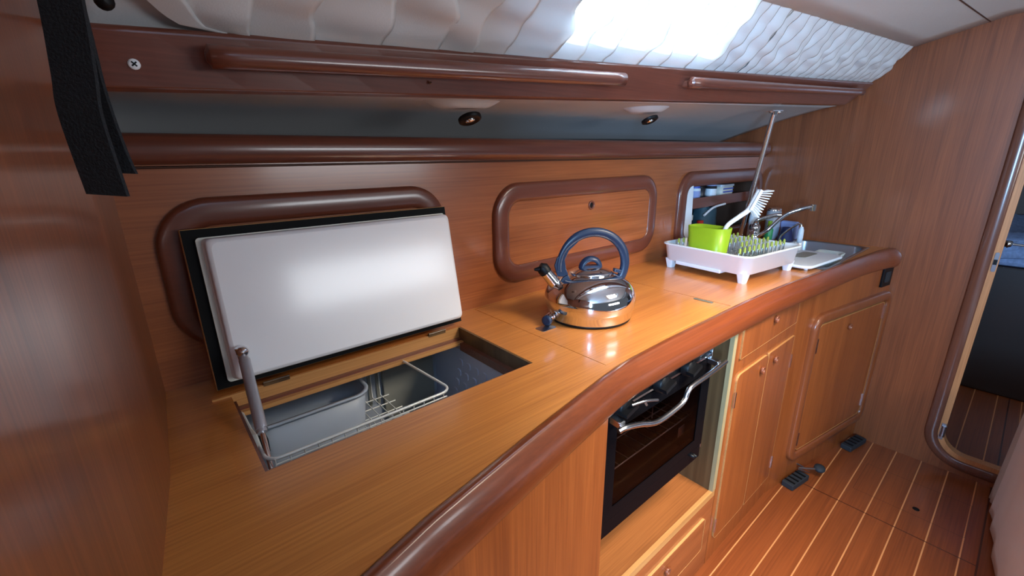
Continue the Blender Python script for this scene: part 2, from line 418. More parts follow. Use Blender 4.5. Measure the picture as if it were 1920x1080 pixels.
MB().sweep([(-.010, -.034), (-.010, .005), (.010, .005), (.010, -.034)], path2, (-1, 0, 0), smooth=False).build('door_jamb', 'door_edge', dr)
b = MB()
b.prism(rrect(DY + .008, -.400, .012, .075, .006, 5, lambda a, c: (XB - .0042, a, c)), (-.0015, 0, 0))
b.build('latch_plate', 'brushed', dr, bevel=.001)
MB().box(XB - .0065, XB - .0055, DY + .003, DY + .013, -.41, -.39).build('latch_slot', 'black', dr)
b = MB(); b.lathe([(.008, 0), (.008, .05)], (XB - .008, DY + .004, -1.16), (0, 0, 1), n=12); b.box(XB - .007, XB - .004, DY, DY + .014, -1.175, -1.10)
b.build('hinge', 'brushed', dr)

# forward cabin seen through the doorway
MB().box(XB + .028, 4.2, -1.4, .9, -1.27, -1.245).build('floor_forward', 'sole', kind='structure')
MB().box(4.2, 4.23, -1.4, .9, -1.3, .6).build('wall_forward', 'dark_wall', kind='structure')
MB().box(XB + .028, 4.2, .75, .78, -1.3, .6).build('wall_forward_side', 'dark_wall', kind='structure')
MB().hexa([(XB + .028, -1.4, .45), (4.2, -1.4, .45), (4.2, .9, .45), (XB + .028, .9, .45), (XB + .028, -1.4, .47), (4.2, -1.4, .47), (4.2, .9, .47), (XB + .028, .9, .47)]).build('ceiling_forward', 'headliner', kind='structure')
bed = thing('bunk', (3.7, -.2, -1.245), 'dark wooden bunk base in the cabin beyond the doorway', 'bunk')
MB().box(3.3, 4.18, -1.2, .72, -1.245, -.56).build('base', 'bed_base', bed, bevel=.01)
# quilt
b = MB(); rows = []
for i in range(41):
    r_ = []
    for j in range(61):
        x = 3.270 + .89 * i / 40; y = -1.2 + 1.9 * j / 60
        q = math.sin(x * 70) * math.sin(y * 70)
        z = -.44 + .05 * min(1, i / 6) ** .5 + .006 * q + .02 * math.sin(y * 9 + x * 3)
        if i == 0: z -= .06
        r_.append((x, y, z))
    rows.append(r_)
b.ringstack(rows, closed_u=False, cap=False)
b.build('quilt', 'bedding', solid=.02, tag=('pale blue textured quilt lying on the bunk beyond the doorway', 'quilt'))
b = MB(); b.box(3.30, 4.17, -1.19, .70, -.558, -.50); b.build('mattress', 'bedding', bevel=.02, tag=('blue-grey mattress under the quilt on the dark bunk', 'mattress'))
b = MB(); b.lathe([(0, 0), (.014, .004), (.018, .016), (.014, .028), (0, .032)], (3.12, .045, -.435), (-.2, 0, 1), n=16); b.tube([(3.12, .03, -.42), (3.14, -.10, -.43), (3.15, -.3, -.44)], .005, 8)
b.tube([(3.12, .045, -.435), (3.18, .04, -.440), (3.24, .035, -.445)], .004, 8)
b.build('door_hook', 'polished', tag=('chrome knob with a thin bar in front of the bunk', 'knob'))

# ================================================================== BEAM, HANDRAILS, RAIL
def beam_bot(x): f = (x + .004) / 2.438; return Vector((x, .65 - .05 * f, .072 + .125 * f))
def beam_top(x): f = (x + .004) / 2.438; return Vector((x, .645 - .105 * f, .131 + .147 * f))
b = MB(); rings = []
for i in range(31):
    x = -.034 + (2.41 + .034) * i / 30
    lo, hi = beam_bot(x), beam_top(x)
    if i == 30: lo = lo + Vector((0, .01, .01))
    rings.append([lo, lo + Vector((0, .020, -.002)), hi + Vector((0, .022, 0)), hi, hi + Vector((0, -.003, -.005))])
b.ringstack(rings, smooth=False)
bm_ = b.build('overhead_beam', 'mahogany', tag=('long reddish mahogany board running under the curtain', 'beam'), bevel=.002)
def screwhead(name, c, nrm, r, mat, tag_):
    b = MB(); b.lathe([(r, 0), (r * .95, .0015), (r * .5, .002), (0, .002)], c, nrm, n=16)
    n = Vector(nrm).normalized(); u = n.orthogonal().normalized(); w = n.cross(u); c = Vector(c)
    o = b.build(name, mat, tag=tag_, loc=c)
    k = MB(); k.obox(c + n * .0022, u, w, n, r * .55, r * .13, .0003); k.obox(c + n * .0022, w, u, n, r * .55, r * .13, .0003)
    k.build('cross_slot', 'black', o); return o
fn = (0, -1, 0.03)
p = (beam_bot(.027) * .55 + beam_top(.027) * .45)
screwhead('screw', (p.x, p.y - .001, .0965), fn, .0055, 'white_plastic', ('pale cross-head screw in the left end of the beam', 'screw', 'screws in the overhead beam'))
p = (beam_bot(.376) * .45 + beam_top(.376) * .55)
screwhead('screw', (.376, p.y - .001, .108), fn, .0025, 'bronze_knob', ('tiny screw below the long handrail on the beam', 'screw', 'screws in the overhead beam'))

def handrail(x0, x1, zs, label):
    def pt(x):
        f = (x + .004) / 2.438; lo, hi = beam_bot(x), beam_top(x); q = lo * (1 - zs(x)) + hi * zs(x); return q + Vector((0, -.030, 0))
    n = 26; pts = [pt(x0 + (x1 - x0) * i / n) for i in range(n + 1)]
    r = [.0125] * (n + 1)
    d = (pts[1] - pts[0]).normalized()
    P = [pts[0] - d * .004, pts[0] - d * .001] + pts + [pts[-1] + d * .001, pts[-1] + d * .004]
    R_ = [.005, .010] + r + [.010, .005]
    root = thing('handrail', (pts[0].x, pts[0].y, pts[0].z), label, 'handrail', 'handrails on the overhead beam')
    MB().tube(P, R_, 14, up=(0, 0, 1), rb=[q * .85 for q in R_]).build('grip', 'mahogany', root)
    for x in ((x0 + .03), (x0 + x1) / 2, (x1 - .03)):
        q = pt(x); MB().obox((q.x, q.y + .017, q.z), (1, 0, .05), (0, 1, 0), (0, 0, 1), .022, .0145, .008).build('standoff', 'mahogany', root, bevel=.004)
    return root
handrail(.092, .80, lambda x: .50, 'long round-ended mahogany handrail along the beam, left one')
handrail(1.05, 2.30, lambda x: .52, 'mahogany handrail on the right half of the beam, above the steel post')

# lower fiddle rail
prof = []
for k in range(13):
    a = math.radians(-90 + 180 * k / 12); prof.append((.022 * math.cos(a) ** .7 if math.cos(a) > 0 else 0, .024 * math.sin(a)))
b = MB(); rings = []
for i in range(31):
    x = -.03 + (XB + .02 + .0) * i / 30
    f = x / XB; zb = -.008 - 0 * f; ht = .048 + .012 * f
    ring = [(x, YW + .02, zb), (x, YW - .002, zb)]
    for k in range(11):
        a = math.radians(-90 + 180 * k / 10); ring.append((x, YW - .004 - .022 * max(0, math.cos(a)) ** .6, zb + ht / 2 + (ht / 2) * math.sin(a)))
    ring.append((x, YW + .02, zb + ht))
    rings.append(ring)
b.ringstack(rings, smooth=True)
b.build('shelf_rail', 'mahogany', tag=('rounded mahogany shelf rail along the top of the back panel', 'rail'))
b = MB(); b.tube([(-.02, YW - .0025, -.012), (XB, YW - .0025, -.012)], .0022, 6); b.build('trim_5', 'joint', kind='structure')

# liner spot lamps
for (x, lab) in ((.555, 'small dark recessed lamp under the liner, left of the two'), (1.20, 'small dark recessed lamp under the liner, nearer the steel post')):
    y = .78; t = (y - .66) / .52; z = liner_z(x, t)
    root = thing('liner_lamp', (x, y, z), lab, 'lamp', 'lamps in the liner')
    # moulded fairing
    b = MB(); pr = []
    for i in range(13):
        u = i / 12; rx = .09 * (1 - u * .55); ry = .055 * (1 - u * .5)
        h = .016 * math.sin(u * math.pi / 2)
        pr.append([(x - .01 + rx * math.cos(2 * math.pi * k / 24), y + .015 + ry * math.sin(2 * math.pi * k / 24), liner_z(x + rx * math.cos(2 * math.pi * k / 24), (y + .015 + ry * math.sin(2 * math.pi * k / 24) - .66) / .52) * (1) - h + .002) for k in range(24)])
    b.ringstack(pr); b.build('fairing', 'liner', root)
    b = MB(); b.lathe([(.024, 0), (.024, .006), (.018, .009), (.012, .006), (0, .005)], (x, y + .008, z - .030), (0, -.45, -1), n=24); b.build('lamp_body', 'black', root)
    b = MB(); b.lathe([(.010, 0), (.010, .003), (0, .004)], (x, y + .008 - .002, z - .0355), (0, -.45, -1), n=16); b.build('lens', 'polished', root)

# ================================================================== CURTAIN
rng = random.Random(3)
pl = []; u = -.01
while u < 1.02:
    w = (.034 if u < .45 else .022) * rng.uniform(.75, 1.25); pl.append((u, w)); u += w
def curtain(name, u0f, u1, label):
    """stitched pleats: each fold bellies out and tucks back under the next one"""
    b = MB(); NV = 26; base = []            # (u position, outward offset)
    for i, (a, w) in enumerate(pl):
        amp = .0135 * (.7 + .6 * ((i * 37) % 11) / 11)
        for k in range(15):
            t = k / 15
            if t < .8: q = t / .8; base.append((a + w * 1.16 * q, amp * (.25 * q + .75 * math.sin(q * math.pi * .62) ** 1.2), i))
            else: q = (t - .8) / .2; base.append((a + w * (1.16 - .16 * q), amp * (.94 * (1 - q)), i))
    lo, hi = u0f(.5), u1
    base = [p for p in base if lo <= p[0] <= hi]
    rows = []
    for (u, o, i) in base:
        row = []
        for j in range(NV + 1):
            v = j / NV; wav = math.sin(max(0, min(1, v)) * math.pi)
            uu = u + (u0f(v) - lo) * max(0, 1 - (u - lo) / .06)
            uu += (.0035 * math.sin(v * 6 + i * 1.9) + .003 * math.sin(v * 13 + i * 4.1)) * wav
            off = -o * (.5 + .5 * wav) * (1 if v > .12 else .55 + .45 * v / .12)
            off += .0040 * math.sin(v * 9 + u * 61 + i) * wav + .0022 * math.sin(v * 23 + i * 2.3) * wav
            if v < .10: off += .0010
            row.append(side(uu, v * 1.03 - .02, off + .006))
        rows.append(row)
    b.ringstack(rows, closed_u=False, cap=False)
    return b.build(name, 'curtain', tag=(label, 'curtain', 'curtains above the beam'))
curtain('pleated_curtain', lambda v: .045 - .043 * min(1, v * 2.2) ** .5 if v > 0 else .05, .535, 'long off-white pleated curtain over the window, lit from behind')
curtain('pleated_curtain', lambda v: .534, .994, 'narrower gathered white curtain beside the right bulkhead')
# hook at left
b = MB(); b.lathe([(.007, 0), (.008, .006), (.005, .010), (0, .011)], (.014, .612, .143), (0, -1, 0), n=14); b.build('curtain_hook', 'black', tag=('small black curtain stop at the left end of the curtain', 'hook'))

# black strap hanging by the left bulkhead
def ribbon(b, pts, w, wdir, th=.003):
    P = smoothpath(pts, 6); wd_ = Vector(wdir).normalized(); rings = []
    for i, p in enumerate(P):
        t = (P[min(i + 1, len(P) - 1)] - P[max(i - 1, 0)]).normalized(); n = t.cross(wd_).normalized()
        rings.append([p - wd_ * w / 2 - n * th / 2, p + wd_ * w / 2 - n * th / 2, p + wd_ * w / 2 + n * th / 2, p - wd_ * w / 2 + n * th / 2])
    b.ringstack(rings, smooth=False)
st = thing('hanging_strap', (-.015, .45, .2), 'wide black fabric strap hanging down in front of the left bulkhead', 'strap')
b = MB(); ribbon(b, [(-.0105, .455, .26), (-.0115, .455, .12), (-.0150, .452, .06), (-.0175, .450, .03), (-.0145, .45, -.025)], .029, (.70, -.55, -.07)); b.build('front_band', 'strap', st)
b = MB(); ribbon(b, [(-.009, .480, .26), (-.008, .480, .10), (-.008, .475, .05), (-.005, .470, .01), (-.002, .465, -.010)], .018, (.70, -.55, -.05)); b.build('rear_band', 'strap', st)

# ================================================================== LOCKER FRAMES ON THE BACK PANEL
def frame_ring(name, x0, x1, z0, z1, bw, r, mat, parent, y=YW, h=.016, N=(0, -1, 0)):
    cx, cz_ = (x0 + x1) / 2, (z0 + z1) / 2
    path = rrect(cx, cz_, (x1 - x0) - bw, (z1 - z0) - bw, r, 10, lambda a, c: (a, y, c))
    pr = halfround(bw, h)
    return MB().sweep(pr, path, N, loop=True).build(name, mat, parent)
def finger_ring(parent, x, z, y=YW - .012, r=.013, mat='mahogany'):
    MB().lathe([(r * .62, -.001), (r * .66, .004), (r * .85, .0055), (r, .004), (r, 0)], (x, y, z), (0, -1, 0), n=28, cap=False).build('finger_ring', mat, parent)
    MB().lathe([(r * .66, 0), (0, .0005)], (x, y, z), (0, -1, 0), n=28).build('finger_hole', 'black', parent)
# locker 1 (behind the open lid)
L1 = thing('wall_locker', (.33, YW, -.2), 'large rounded mahogany locker frame on the back panel behind the white lid', 'locker', 'lockers in the back panel')
frame_ring('frame', .010, .562, -.335, -.062, .050, .060, 'locker_frame', L1)
MB().prism(rrect(.286, -.1985, .466, .188, .04, 8, lambda a, c: (a, YW, c)), (0, -.010, 0)).build('door', 'veneer_x', L1)
# locker 2
L2 = thing('wall_locker', (1.09, YW, -.2), 'closed rounded locker with finger hole on the back panel behind the kettle', 'locker', 'lockers in the back panel')
frame_ring('frame', .712, 1.478, -.345, -.068, .052, .062, 'locker_frame', L2)
MB().prism(rrect(1.095, -.2065, .675, .186, .040, 8, lambda a, c: (a, YW, c)), (0, -.010, 0)).build('door', 'veneer_x', L2)
finger_ring(L2, 1.102, -.151, YW - .010, .014)
for x in (.83, 1.36):
    MB().box(x - .04, x + .04, YW - .0125, YW - .010, -.300, -.2965).build('hinge', 'brushed', L2)
# locker 3 (open niche)
L3 = thing('wall_locker', (2.04, YW, -.2), 'open rounded locker near the sink, filled with jars and bottles', 'locker', 'lockers in the back panel')
frame_ring('frame', 1.635, 2.432, -.392, -.065, .062, .065, 'locker_frame', L3)
MB().box(HX0 + .001, HX1 - .001, .955, 1.118, -.205, -.197).build('shelf', 'veneer_x', L3)
MB().box(HX0 + .001, HX1 - .001, .950, .956, -.226, -.180).build('shelf_lip', 'mahogany', L3, bevel=.002)

# things in the niche
def jar(x, y, z, r, h, mat, lid, label, grp=None, band=None):
    t = thing('spice_jar', (x, y, z), label, 'jar', 'jars on the locker shelf')
    MB().lathe([(r * .94, 0), (r, .004), (r, h * .72), (r * .8, h * .78)], (x, y, z), n=18).build('jar_body', mat, t)
    MB().lathe([(r * .86, h * .76), (r * .86, h * .98), (r * .8, h)], (x, y, z), n=18).build('lid', lid, t)
    if band: MB().lathe([(r * 1.01, h * .15), (r * 1.01, h * .6)], (x, y, z), n=18, cap=False).build('label_band', band, t)
jar(1.83, 1.00, -.197, .022, .068, 'jar_dark', 'cream_plastic', 'small dark jar with pale lid, leftmost on the locker shelf', band='cream_plastic')
jar(1.91, .995, -.197, .024, .070, 'white_plastic', 'label_blue', 'white jar with blue lid second from left on the locker shelf', band='lavender')
jar(1.99, 1.01, -.197, .022, .064, 'jar_dark', 'black', 'all-dark jar in the middle of the locker shelf')
jar(2.06, .995, -.197, .025, .074, 'jar_dark', 'lavender', 'dark jar with lavender lid right of the all-dark jar', band='white_plastic')
t = thing('storage_tub', (2.17, 1.0, -.197), 'wide clear-grey tub with blue stripes on the locker shelf', 'tub')
MB().prism(rrect(2.17, 1.0, .12, .07, .015, 5, lambda a, c: (a, c, -.197)), (0, 0, .05), smooth=True).build('tub_body', 'cream_plastic', t)
MB().prism(rrect(2.17, 1.0, .128, .078, .018, 5, lambda a, c: (a, c, -.147)), (0, 0, .010)).build('lid', 'bin', t)
for k, zz in enumerate((-.188, -.174, -.160)): MB().box(2.12, 2.22, .963, .9655, zz, zz + .006).build('stripe', 'label_blue', t)
o = MB().obox((1.715, .915, -.245), (1, 0, .09), (0, 1, 0), (-.09, 0, 1), .034, .005, .150).build('chopping_board', 'white_plastic', bevel=.006, tag=('upright white plastic chopping board leaning in the left of the open locker', 'board'))
o.modifiers['bevel'].segments = 3
t = thing('white_tub', (1.84, 1.01, HZ0), 'white plastic tub low in the open locker behind the green holder', 'tub')
MB().lathe([(.040, 0), (.046, .11), (.048, .115), (.030, .118)], (1.84, 1.01, HZ0), n=24).build('tub_body', 'white_plastic', t)
MB().lathe([(.050, .108), (.050, .128), (0, .130)], (1.84, 1.01, HZ0), n=24).build('lid', 'cream_plastic', t)
b = MB(); b.lathe([(.030, 0), (.034, .06), (.014, .085), (.014, .10), (0, .10)], (1.925, .962, HZ0), n=18); b.build('small_bottle', 'red', tag=('small red bottle beside the white tub in the open locker', 'bottle'))
b = MB(); rings = []
for i in range(9):
    a = i / 8; rings.append([(2.03 + (.085 - .03 * a) * math.cos(2 * math.pi * k / 16) * (1 + .15 * math.sin(3 * k + i)), 1.0 + .05 * math.sin(2 * math.pi * k / 16), HZ0 + .15 * a + .012 * math.sin(k * 2.1 + i)) for k in range(16)])
b.ringstack(rings); b.build('dish_cloth', 'teal', tag=('crumpled dark teal cloth bundle in the lower part of the open locker', 'cloth'))
b = MB(); b.tube(smoothpath([(1.93, .95, -.262), (2.0, .945, -.232), (2.1, .94, -.222)], 5), .005, 8); b.build('white_utensil', 'brush_white', tag=('thin curved white utensil lying over the teal cloth', 'utensil'))
b = MB(); b.obox((2.04, .94, -.340), (1, 0, .07), (0, 1, 0), (-.07, 0, 1), .12, .010, .006); b.build('knife', 'polished', bevel=.003, tag=('flat pale blade lying at the bottom of the open locker', 'knife'))

# ================================================================== COUNTERTOP
FP = [(-.075, .300), (.099, .352), (.186, .376), (.368, .412), (.500, .436), (.615, .456), (.665, .462), (.699, .465), (.845, .469), (1.183, .469), (1.394, .464), (1.52, .456), (1.63, .446), (1.80, .434), (1.979, .420), (2.20, .400), (2.346, .386), (2.40, .378), (XB, .37)]
def fy(x):
    for (a, p), (c, q) in zip(FP, FP[1:]):
        if a <= x <= c: return p + (q - p) * (x - a) / (c - a)
    return FP[0][1] if x < FP[0][0] else FP[-1][1]
TH = .030
def ctop(b, x0, x1, y1, y0=None, z1=ZC, z0=ZC - TH):
    """slab from the front curve (or y0) back to y1"""
    xs = [x0] + [x for x, _ in FP if x0 < x < x1] + [x1]
    for a, c in zip(xs, xs[1:]):
        f0 = fy(a) if y0 is None else y0; f1 = fy(c) if y0 is None else y0
        b.hexa([(a, f0, z0), (c, f1, z0), (c, y1, z0), (a, y1, z0), (a, f0, z1), (c, f1, z1), (c, y1, z1), (a, y1, z1)])
OX0, OX1, OY0, OY1 = .062, .540, .578, .838      # ice-box opening
RX0 = .034                                        # rebate (lid footprint) left edge
SX0, SX1, SY0, SY1 = 1.80, 2.375, .428, .70       # sink opening
GX0, GX1, GY0, GY1 = .640, 1.174, .476, .915       # stove cover
ct = thing('countertop', (1.2, .65, ZC), 'long varnished golden-brown galley countertop with cut-outs', 'countertop')
b = MB()
ctop(b, -.030, RX0, YW); ctop(b, RX0, OX1, OY0); ctop(b, RX0, OX1, YW, OY1); ctop(b, OX1, GX0 - .001, YW)
ctop(b, GX0 - .001, GX1 + .001, GY0 - .001); ctop(b, GX0 - .001, GX1 + .001, YW, GY1)
ctop(b, GX1 + .001, SX0, YW); ctop(b, SX0, SX1, SY0); ctop(b, SX0, SX1, YW, SY1); ctop(b, SX1, XB, YW)
b.hexa([(-.062, .30, ZC - TH), (-.030, .318, ZC - TH), (-.030, YW, ZC - TH), (-.030, YW - .01, ZC - TH), (-.062, .30, ZC), (-.030, .318, ZC), (-.030, YW, ZC), (-.030, YW - .01, ZC)])
b.build('worktop', 'counter', ct)
# rebate ledge and walls of the ice-box mouth
b = MB(); zl = ZC - .004
b.box(RX0, OX0, OY0, OY1, ZC - .030, zl)
b.build('rebate_strip', 'counter', ct)
b = MB(); b.box(RX0, OX1, OY1 - .003, OY1 + .004, ZC - .0265, ZC - .0005); b.build('rear_lip', 'light_edge', ct)
b = MB(); b.box(RX0 + .01, OX1, OY1 - .012, OY1 - .003, ZC - .032, ZC - .0255); b.build('seal_groove', 'mahogany', ct)
b = MB(); b.box(OX0 - .002, OX1, OY1 - .022, OY1 - .004, ZC - .038, ZC - .030); b.build('inner_lip', 'light_edge', ct)
b = MB(); b.box(OX1 - .005, OX1 + .002, OY0, OY1 - .003, ZC - .032, ZC - .0005); b.build('side_lip', 'dark_ply', ct)
b = MB(); b.box(OX1 - .016, OX1 - .003, OY0, OY1 - .022, ZC - .050, ZC - .032); b.build('side_ledge', 'mahogany', ct)
b = MB(); b.box(OX0 - .002, OX0 + .004, OY0, OY1 - .023, ZC - .04, ZC - .005); b.box(OX0, OX1, OY0 - .002, OY0 + .003, ZC - .04, ZC - .001); b.build('mouth_wall', 'mahogany', ct)
# nosing: two lengths meeting in a mitre near the stove
nprof = [(0, -.003), (-.0015, .0004), (-.007, .0022), (-.0125, .0034), (-.0150, .0030), (-.0175, .0008), (-.0235, -.009), (-.0295, -.022), (-.0325, -.036), (-.0330, -.050), (-.0310, -.062), (-.0275, -.069), (-.022, -.072), (-.012, -.072), (-.012, -.031), (0, -.031)]
def npath(x0, x1, dy=0):
    xs = [x0] + [x0 + (x1 - x0) * k / 24 for k in range(1, 24)] + [x1]
    return smoothpath([(x, fy(x) + dy, ZC) for x in xs], 2)
def nose(b, x0, x1):
    rings = []; P = npath(x0, x1)
    for i, p in enumerate(P):
        t = (P[min(i + 1, len(P) - 1)] - P[max(i - 1, 0)]).normalized(); sd = Vector((-t.y, t.x, 0))
        e = 1.0; c_ = 1.0
        if x1 > 2.3:
            e = 1 + 1.05 * max(0, min(1, (p.x - 2.10) / .33)) ** 1.5
            d_ = (P[-1] - p).length
            if d_ < .03: c_ = max(.5, math.sqrt(max(0, 1 - ((.03 - d_) / .034) ** 2))); e *= .6 + .4 * c_
        rings.append([p + sd * (a * e) + Vector((0, 0, c * (.45 + .55 * c_))) for a, c in nprof])
    b.ringstack(rings); return b
nose(MB(), .700, 2.431).build('nosing', 'nosing', ct)
nose(MB(), -.075, .699).build('nosing', 'nosing', ct)
# thin dark joint lines
b = MB(); b.box(GX0 - .0012, GX0 + .0002, GY0, GY1, ZC - .01, ZC - .0012); b.build('joint_line', 'joint', ct)

# stove cover
sc = thing('stove_cover', (.9, .7, ZC), 'rectangular wooden stove cover let into the countertop under the kettle', 'cover')
MB().box(GX0 + .0008, GX1 - .0008, GY0 + .0005, GY1 - .001, ZC - .024, ZC).build('panel', 'counter', sc, bevel=.0007, seg=1)
MB().prism(rrect(.688, .692, .046, .030, .006, 4, lambda a, c: (a, c, ZC + .0003)), (0, 0, .001)).build('latch_plate', 'brushed', sc)
t = (1.165, .60)
MB().prism(rrect(1.160, .545, .012, .055, .004, 4, lambda a, c: (a, c, ZC + .0003)), (0, 0, .001)).build('hinge', 'brushed', sc)
# push lock lying at the kettle foot
b = MB(); lk = thing('gas_fitting', (.70, .66, ZC), 'small blue-chrome ribbed fitting lying at the foot of the kettle', 'fitting')
b.lathe([(.010, 0), (.0125, .002), (.0125, .007), (.009, .009), (.009, .012), (.0125, .014), (.0125, .019), (.009, .021), (.010, .030), (0, .031)], (.726, .712, ZC + .0135), (-.62, -.30, .05), n=18); b.build('ribbed_body', 'polished', lk)
b = MB(); b.lathe([(.0105, 0), (.0125, .003), (.0125, .010), (.008, .012), (0, .010)], (.704, .7015, ZC + .0145), (-.62, -.30, .05), n=18); b.build('knob', 'handle_blue', lk)

# ================================================================== ICE BOX
ib = thing('ice_box', (.3, .7, ZC - .3), 'sunken ice box with its white-lined lid propped open by a silver gas strut', 'ice box')
b = MB(); zb = ZC - .36; z1 = ZC - .040; IB = .955
b.box(OX0 - .01, OX1, OY0 - .02, IB, zb - .01, zb)
b.box(OX0 - .012, OX0 - .002, OY0 - .02, IB, zb, z1); b.box(OX0 - .002, OX1, IB - .008, IB, zb, z1); b.box(OX0 - .002, OX1, OY0 - .02, OY0 - .004, zb, z1)
b.build('liner', 'fridge_liner_dim', ib)
b = MB(); b.box(OX1 - .012, OX1 - .002, OY0 - .004, IB - .008, zb, z1 - .012)
for k in range(6):
    for j in range(4):
        b.prism(rrect(.66 + .032 * k + .010 * j, ZC - .085 - .030 * j, .016, .018, .006, 3, lambda a, c: (OX1 - .012, a, c)), (-.003, 0, 0))
b.build('side_plate', 'fridge_side_lit', ib)
# rounded evaporator plate on the rear wall
b = MB(); b.prism(rrect(.445, ZC - .16, .14, .20, .05, 6, lambda a, c: (a, IB - .008, c)), (0, -.012, 0))
for k in range(5): b.box(.30 + .020 * k, .308 + .020 * k, IB - .012, IB - .008, ZC - .19, ZC - .08)
b.build('evaporator_plate', 'board_grey', ib, bevel=.002)
for k in range(4): MB().lathe([(.0035, 0), (.0035, .002), (0, .003)], (.39 + .036 * k, IB - .0205, ZC - .075 - .012 * (k % 2)), (0, -1, 0), n=10).build('rivet', 'black', ib)
b = MB(); b.prism([(OX0 + .004, y, z) for y, z in ((.810, ZC - .045), (.700, ZC - .012), (.672, ZC - .020), (.668, ZC - .030), (.715, ZC - .066), (.752, ZC - .090), (.80, ZC - .085))], (.008, 0, 0)); b.build('thermostat_cover', 'cream_plastic', ib, bevel=.002)
MB().obox((OX0 + .020, .735, ZC - .052), (1, 0, 0), (0, 1, 0), (0, 0, 1), .008, .016, .014).build('thermostat_knob', 'black', ib, bevel=.003)
# wire basket
bk = thing('wire_basket', (.22, .75, ZC - .15), 'white wire basket hanging in the mouth of the ice box', 'basket')
def wire(b, p, q, r=.0016): b.tube([p, q], r, 6)
zt, zm = ZC - .019, ZC - .155
x0, x1, y0, y1 = OX0 + .009, .378, OY0 + .047, IB - .03
b = MB(); b.tube(rrect((x0 + x1) / 2, (y0 + y1) / 2, x1 - x0, y1 - y0, .02, 5, lambda a, c: (a, c, zt if c < y0 + .05 else zt - .02)), .0026, 8, loop=True); b.build('rim', 'wire', bk)
b = MB(); b.tube([(x0 + .01, y0, zt - .009), (x1 - .01, y0, zt - .009)], .0016, 6)
k = x0 + .01
while k < x1 - .01:
    b.tube([(k, y0, zt), (k, y0 + .001, zm), (k, y1 - .001, zm), (k, y1, zt - .02)], .0013, 6); k += .0200
for y in [y0 + .01 + i * (y1 - y0 - .02) / 8 for i in range(9)]: wire(b, (x0, y, zm - .0015), (x1, y, zm - .0015), .0016)
b.build('wire_grid', 'wire', bk)
# frosted bin standing in the basket
bn = thing('storage_bin', (.18, .72, zm), 'translucent grey plastic bin standing in the left of the ice box basket', 'bin')
def binring(z, g, w=0): return [(p[0], p[1], z) for p in rrect(.183, .852, .215 + g, .120 + g, .034, 6, lambda a, c: (a, c, 0))]
b = MB(); b.ringstack([binring(zm + .003, -.014), binring(ZC - .062, 0), binring(ZC - .062, -.004), binring(zm + .006, -.018)], cap=True)
b.build('bin_body', 'bin', bn)
b = MB(); b.sweep([(-.004, -.002), (.004, -.002), (.004, .002), (-.004, .002)], binring(ZC - .061, .002), (0, 0, 1), loop=True); b.build('bin_rim', 'bin', bn)

# ================================================================== LID
LB = Vector((.0, .838, ZC + .012)); up = Vector((0, .052, .280)).normalized(); nL = Vector((0, -up.z, up.y)); LX = Vector((1, 0, 0)); LH = .276
def lp(x, h, o): return Vector((x, LB.y, LB.z)) + up * h + nL * o
def lslab(b, pts, o0, o1): b.prism([lp(x, h, o0) for x, h in pts], nL * (o1 - o0))
# back board
b = MB(); lslab(b, [(.044, 0), (.546, 0), (.546, LH), (.044, LH)], -.022, -.002); lid = b.build('lid', 'light_edge', ib, bevel=.001)
b = MB(); lslab(b, [(.0455, .0015), (.5445, .0015), (.5445, LH - .0015), (.0455, LH - .0015)], -.0018, .002); b.build('seal', 'gasket', lid)
# moulded white insulation panel
def lring(x0, x1, h0, h1, r, o):
    return [lp(p[0], p[2], o) for p in rrect((x0 + x1) / 2, (h0 + h1) / 2, x1 - x0, h1 - h0, r, 6)]
b = MB(); b.ringstack([lring(.062, .535, .012, LH - .016, .006, .002), lring(.062, .535, .012, LH - .016, .006, .010)], smooth=False); b.build('panel_flange', 'cream_plastic', lid)
b = MB(); b.ringstack([lring(.069, .533, .014, LH - .018, .008, .010), lring(.072, .532, .016, LH - .020, .010, .030), lring(.074, .530, .018, LH - .022, .011, .034), lring(.079, .525, .023, LH - .027, .012, .036)], smooth=True)
b.build('white_panel', 'lid_white', lid, bevel=0)
for x in (.135, .475):
    b = MB(); b.obox((x, LB.y - .002, ZC + .001), (1, 0, 0), (0, 1, 0), (0, 0, 1), .022, .003, .0035); b.tube([(x - .022, LB.y - .004, ZC + .0045), (x + .022, LB.y - .004, ZC + .0045)], .0025, 8); b.build('hinge', 'dark_ply', lid)
# gas strut
P0 = lp(.088, .062, .046); P1 = Vector((.073, .605, ZC - .045)); D = (P1 - P0)
b = MB(); b.tube([P0 + D * .06, P0 + D * .62], .0085, 16); b.tube([P0 + D * .62, P0 + D * .645], .0070, 16); gs = b.build('gas_strut', 'gas_strut', ib)
b = MB(); b.tube([P0 + D * .60, P1], .0036, 12); b.build('rod', 'polished', gs)
b = MB(); b.tube([P0 + D * .07, P0 - D * .0], .0068, 8); b.build('end_socket', 'gas_strut', gs)
b = MB(); b.lathe([(.006, -.014), (.0052, -.003), (.009, 0), (.010, .004), (.007, .010), (0, .012)], P0 + Vector((0, 0, .004)), nL, n=14); b.tube([P0 + Vector((-.006, 0, .012)), P0 + Vector((-.004, 0, .0)), P0 + Vector((-.002, 0, -.014))], .005, 8); b.build('ball_stud', 'polished', gs)
b = MB(); b.obox(P1, (1, 0, 0), (0, 1, 0), D, .003, .003, .006); b.build('foot_bracket', 'brushed', gs, bevel=.001)

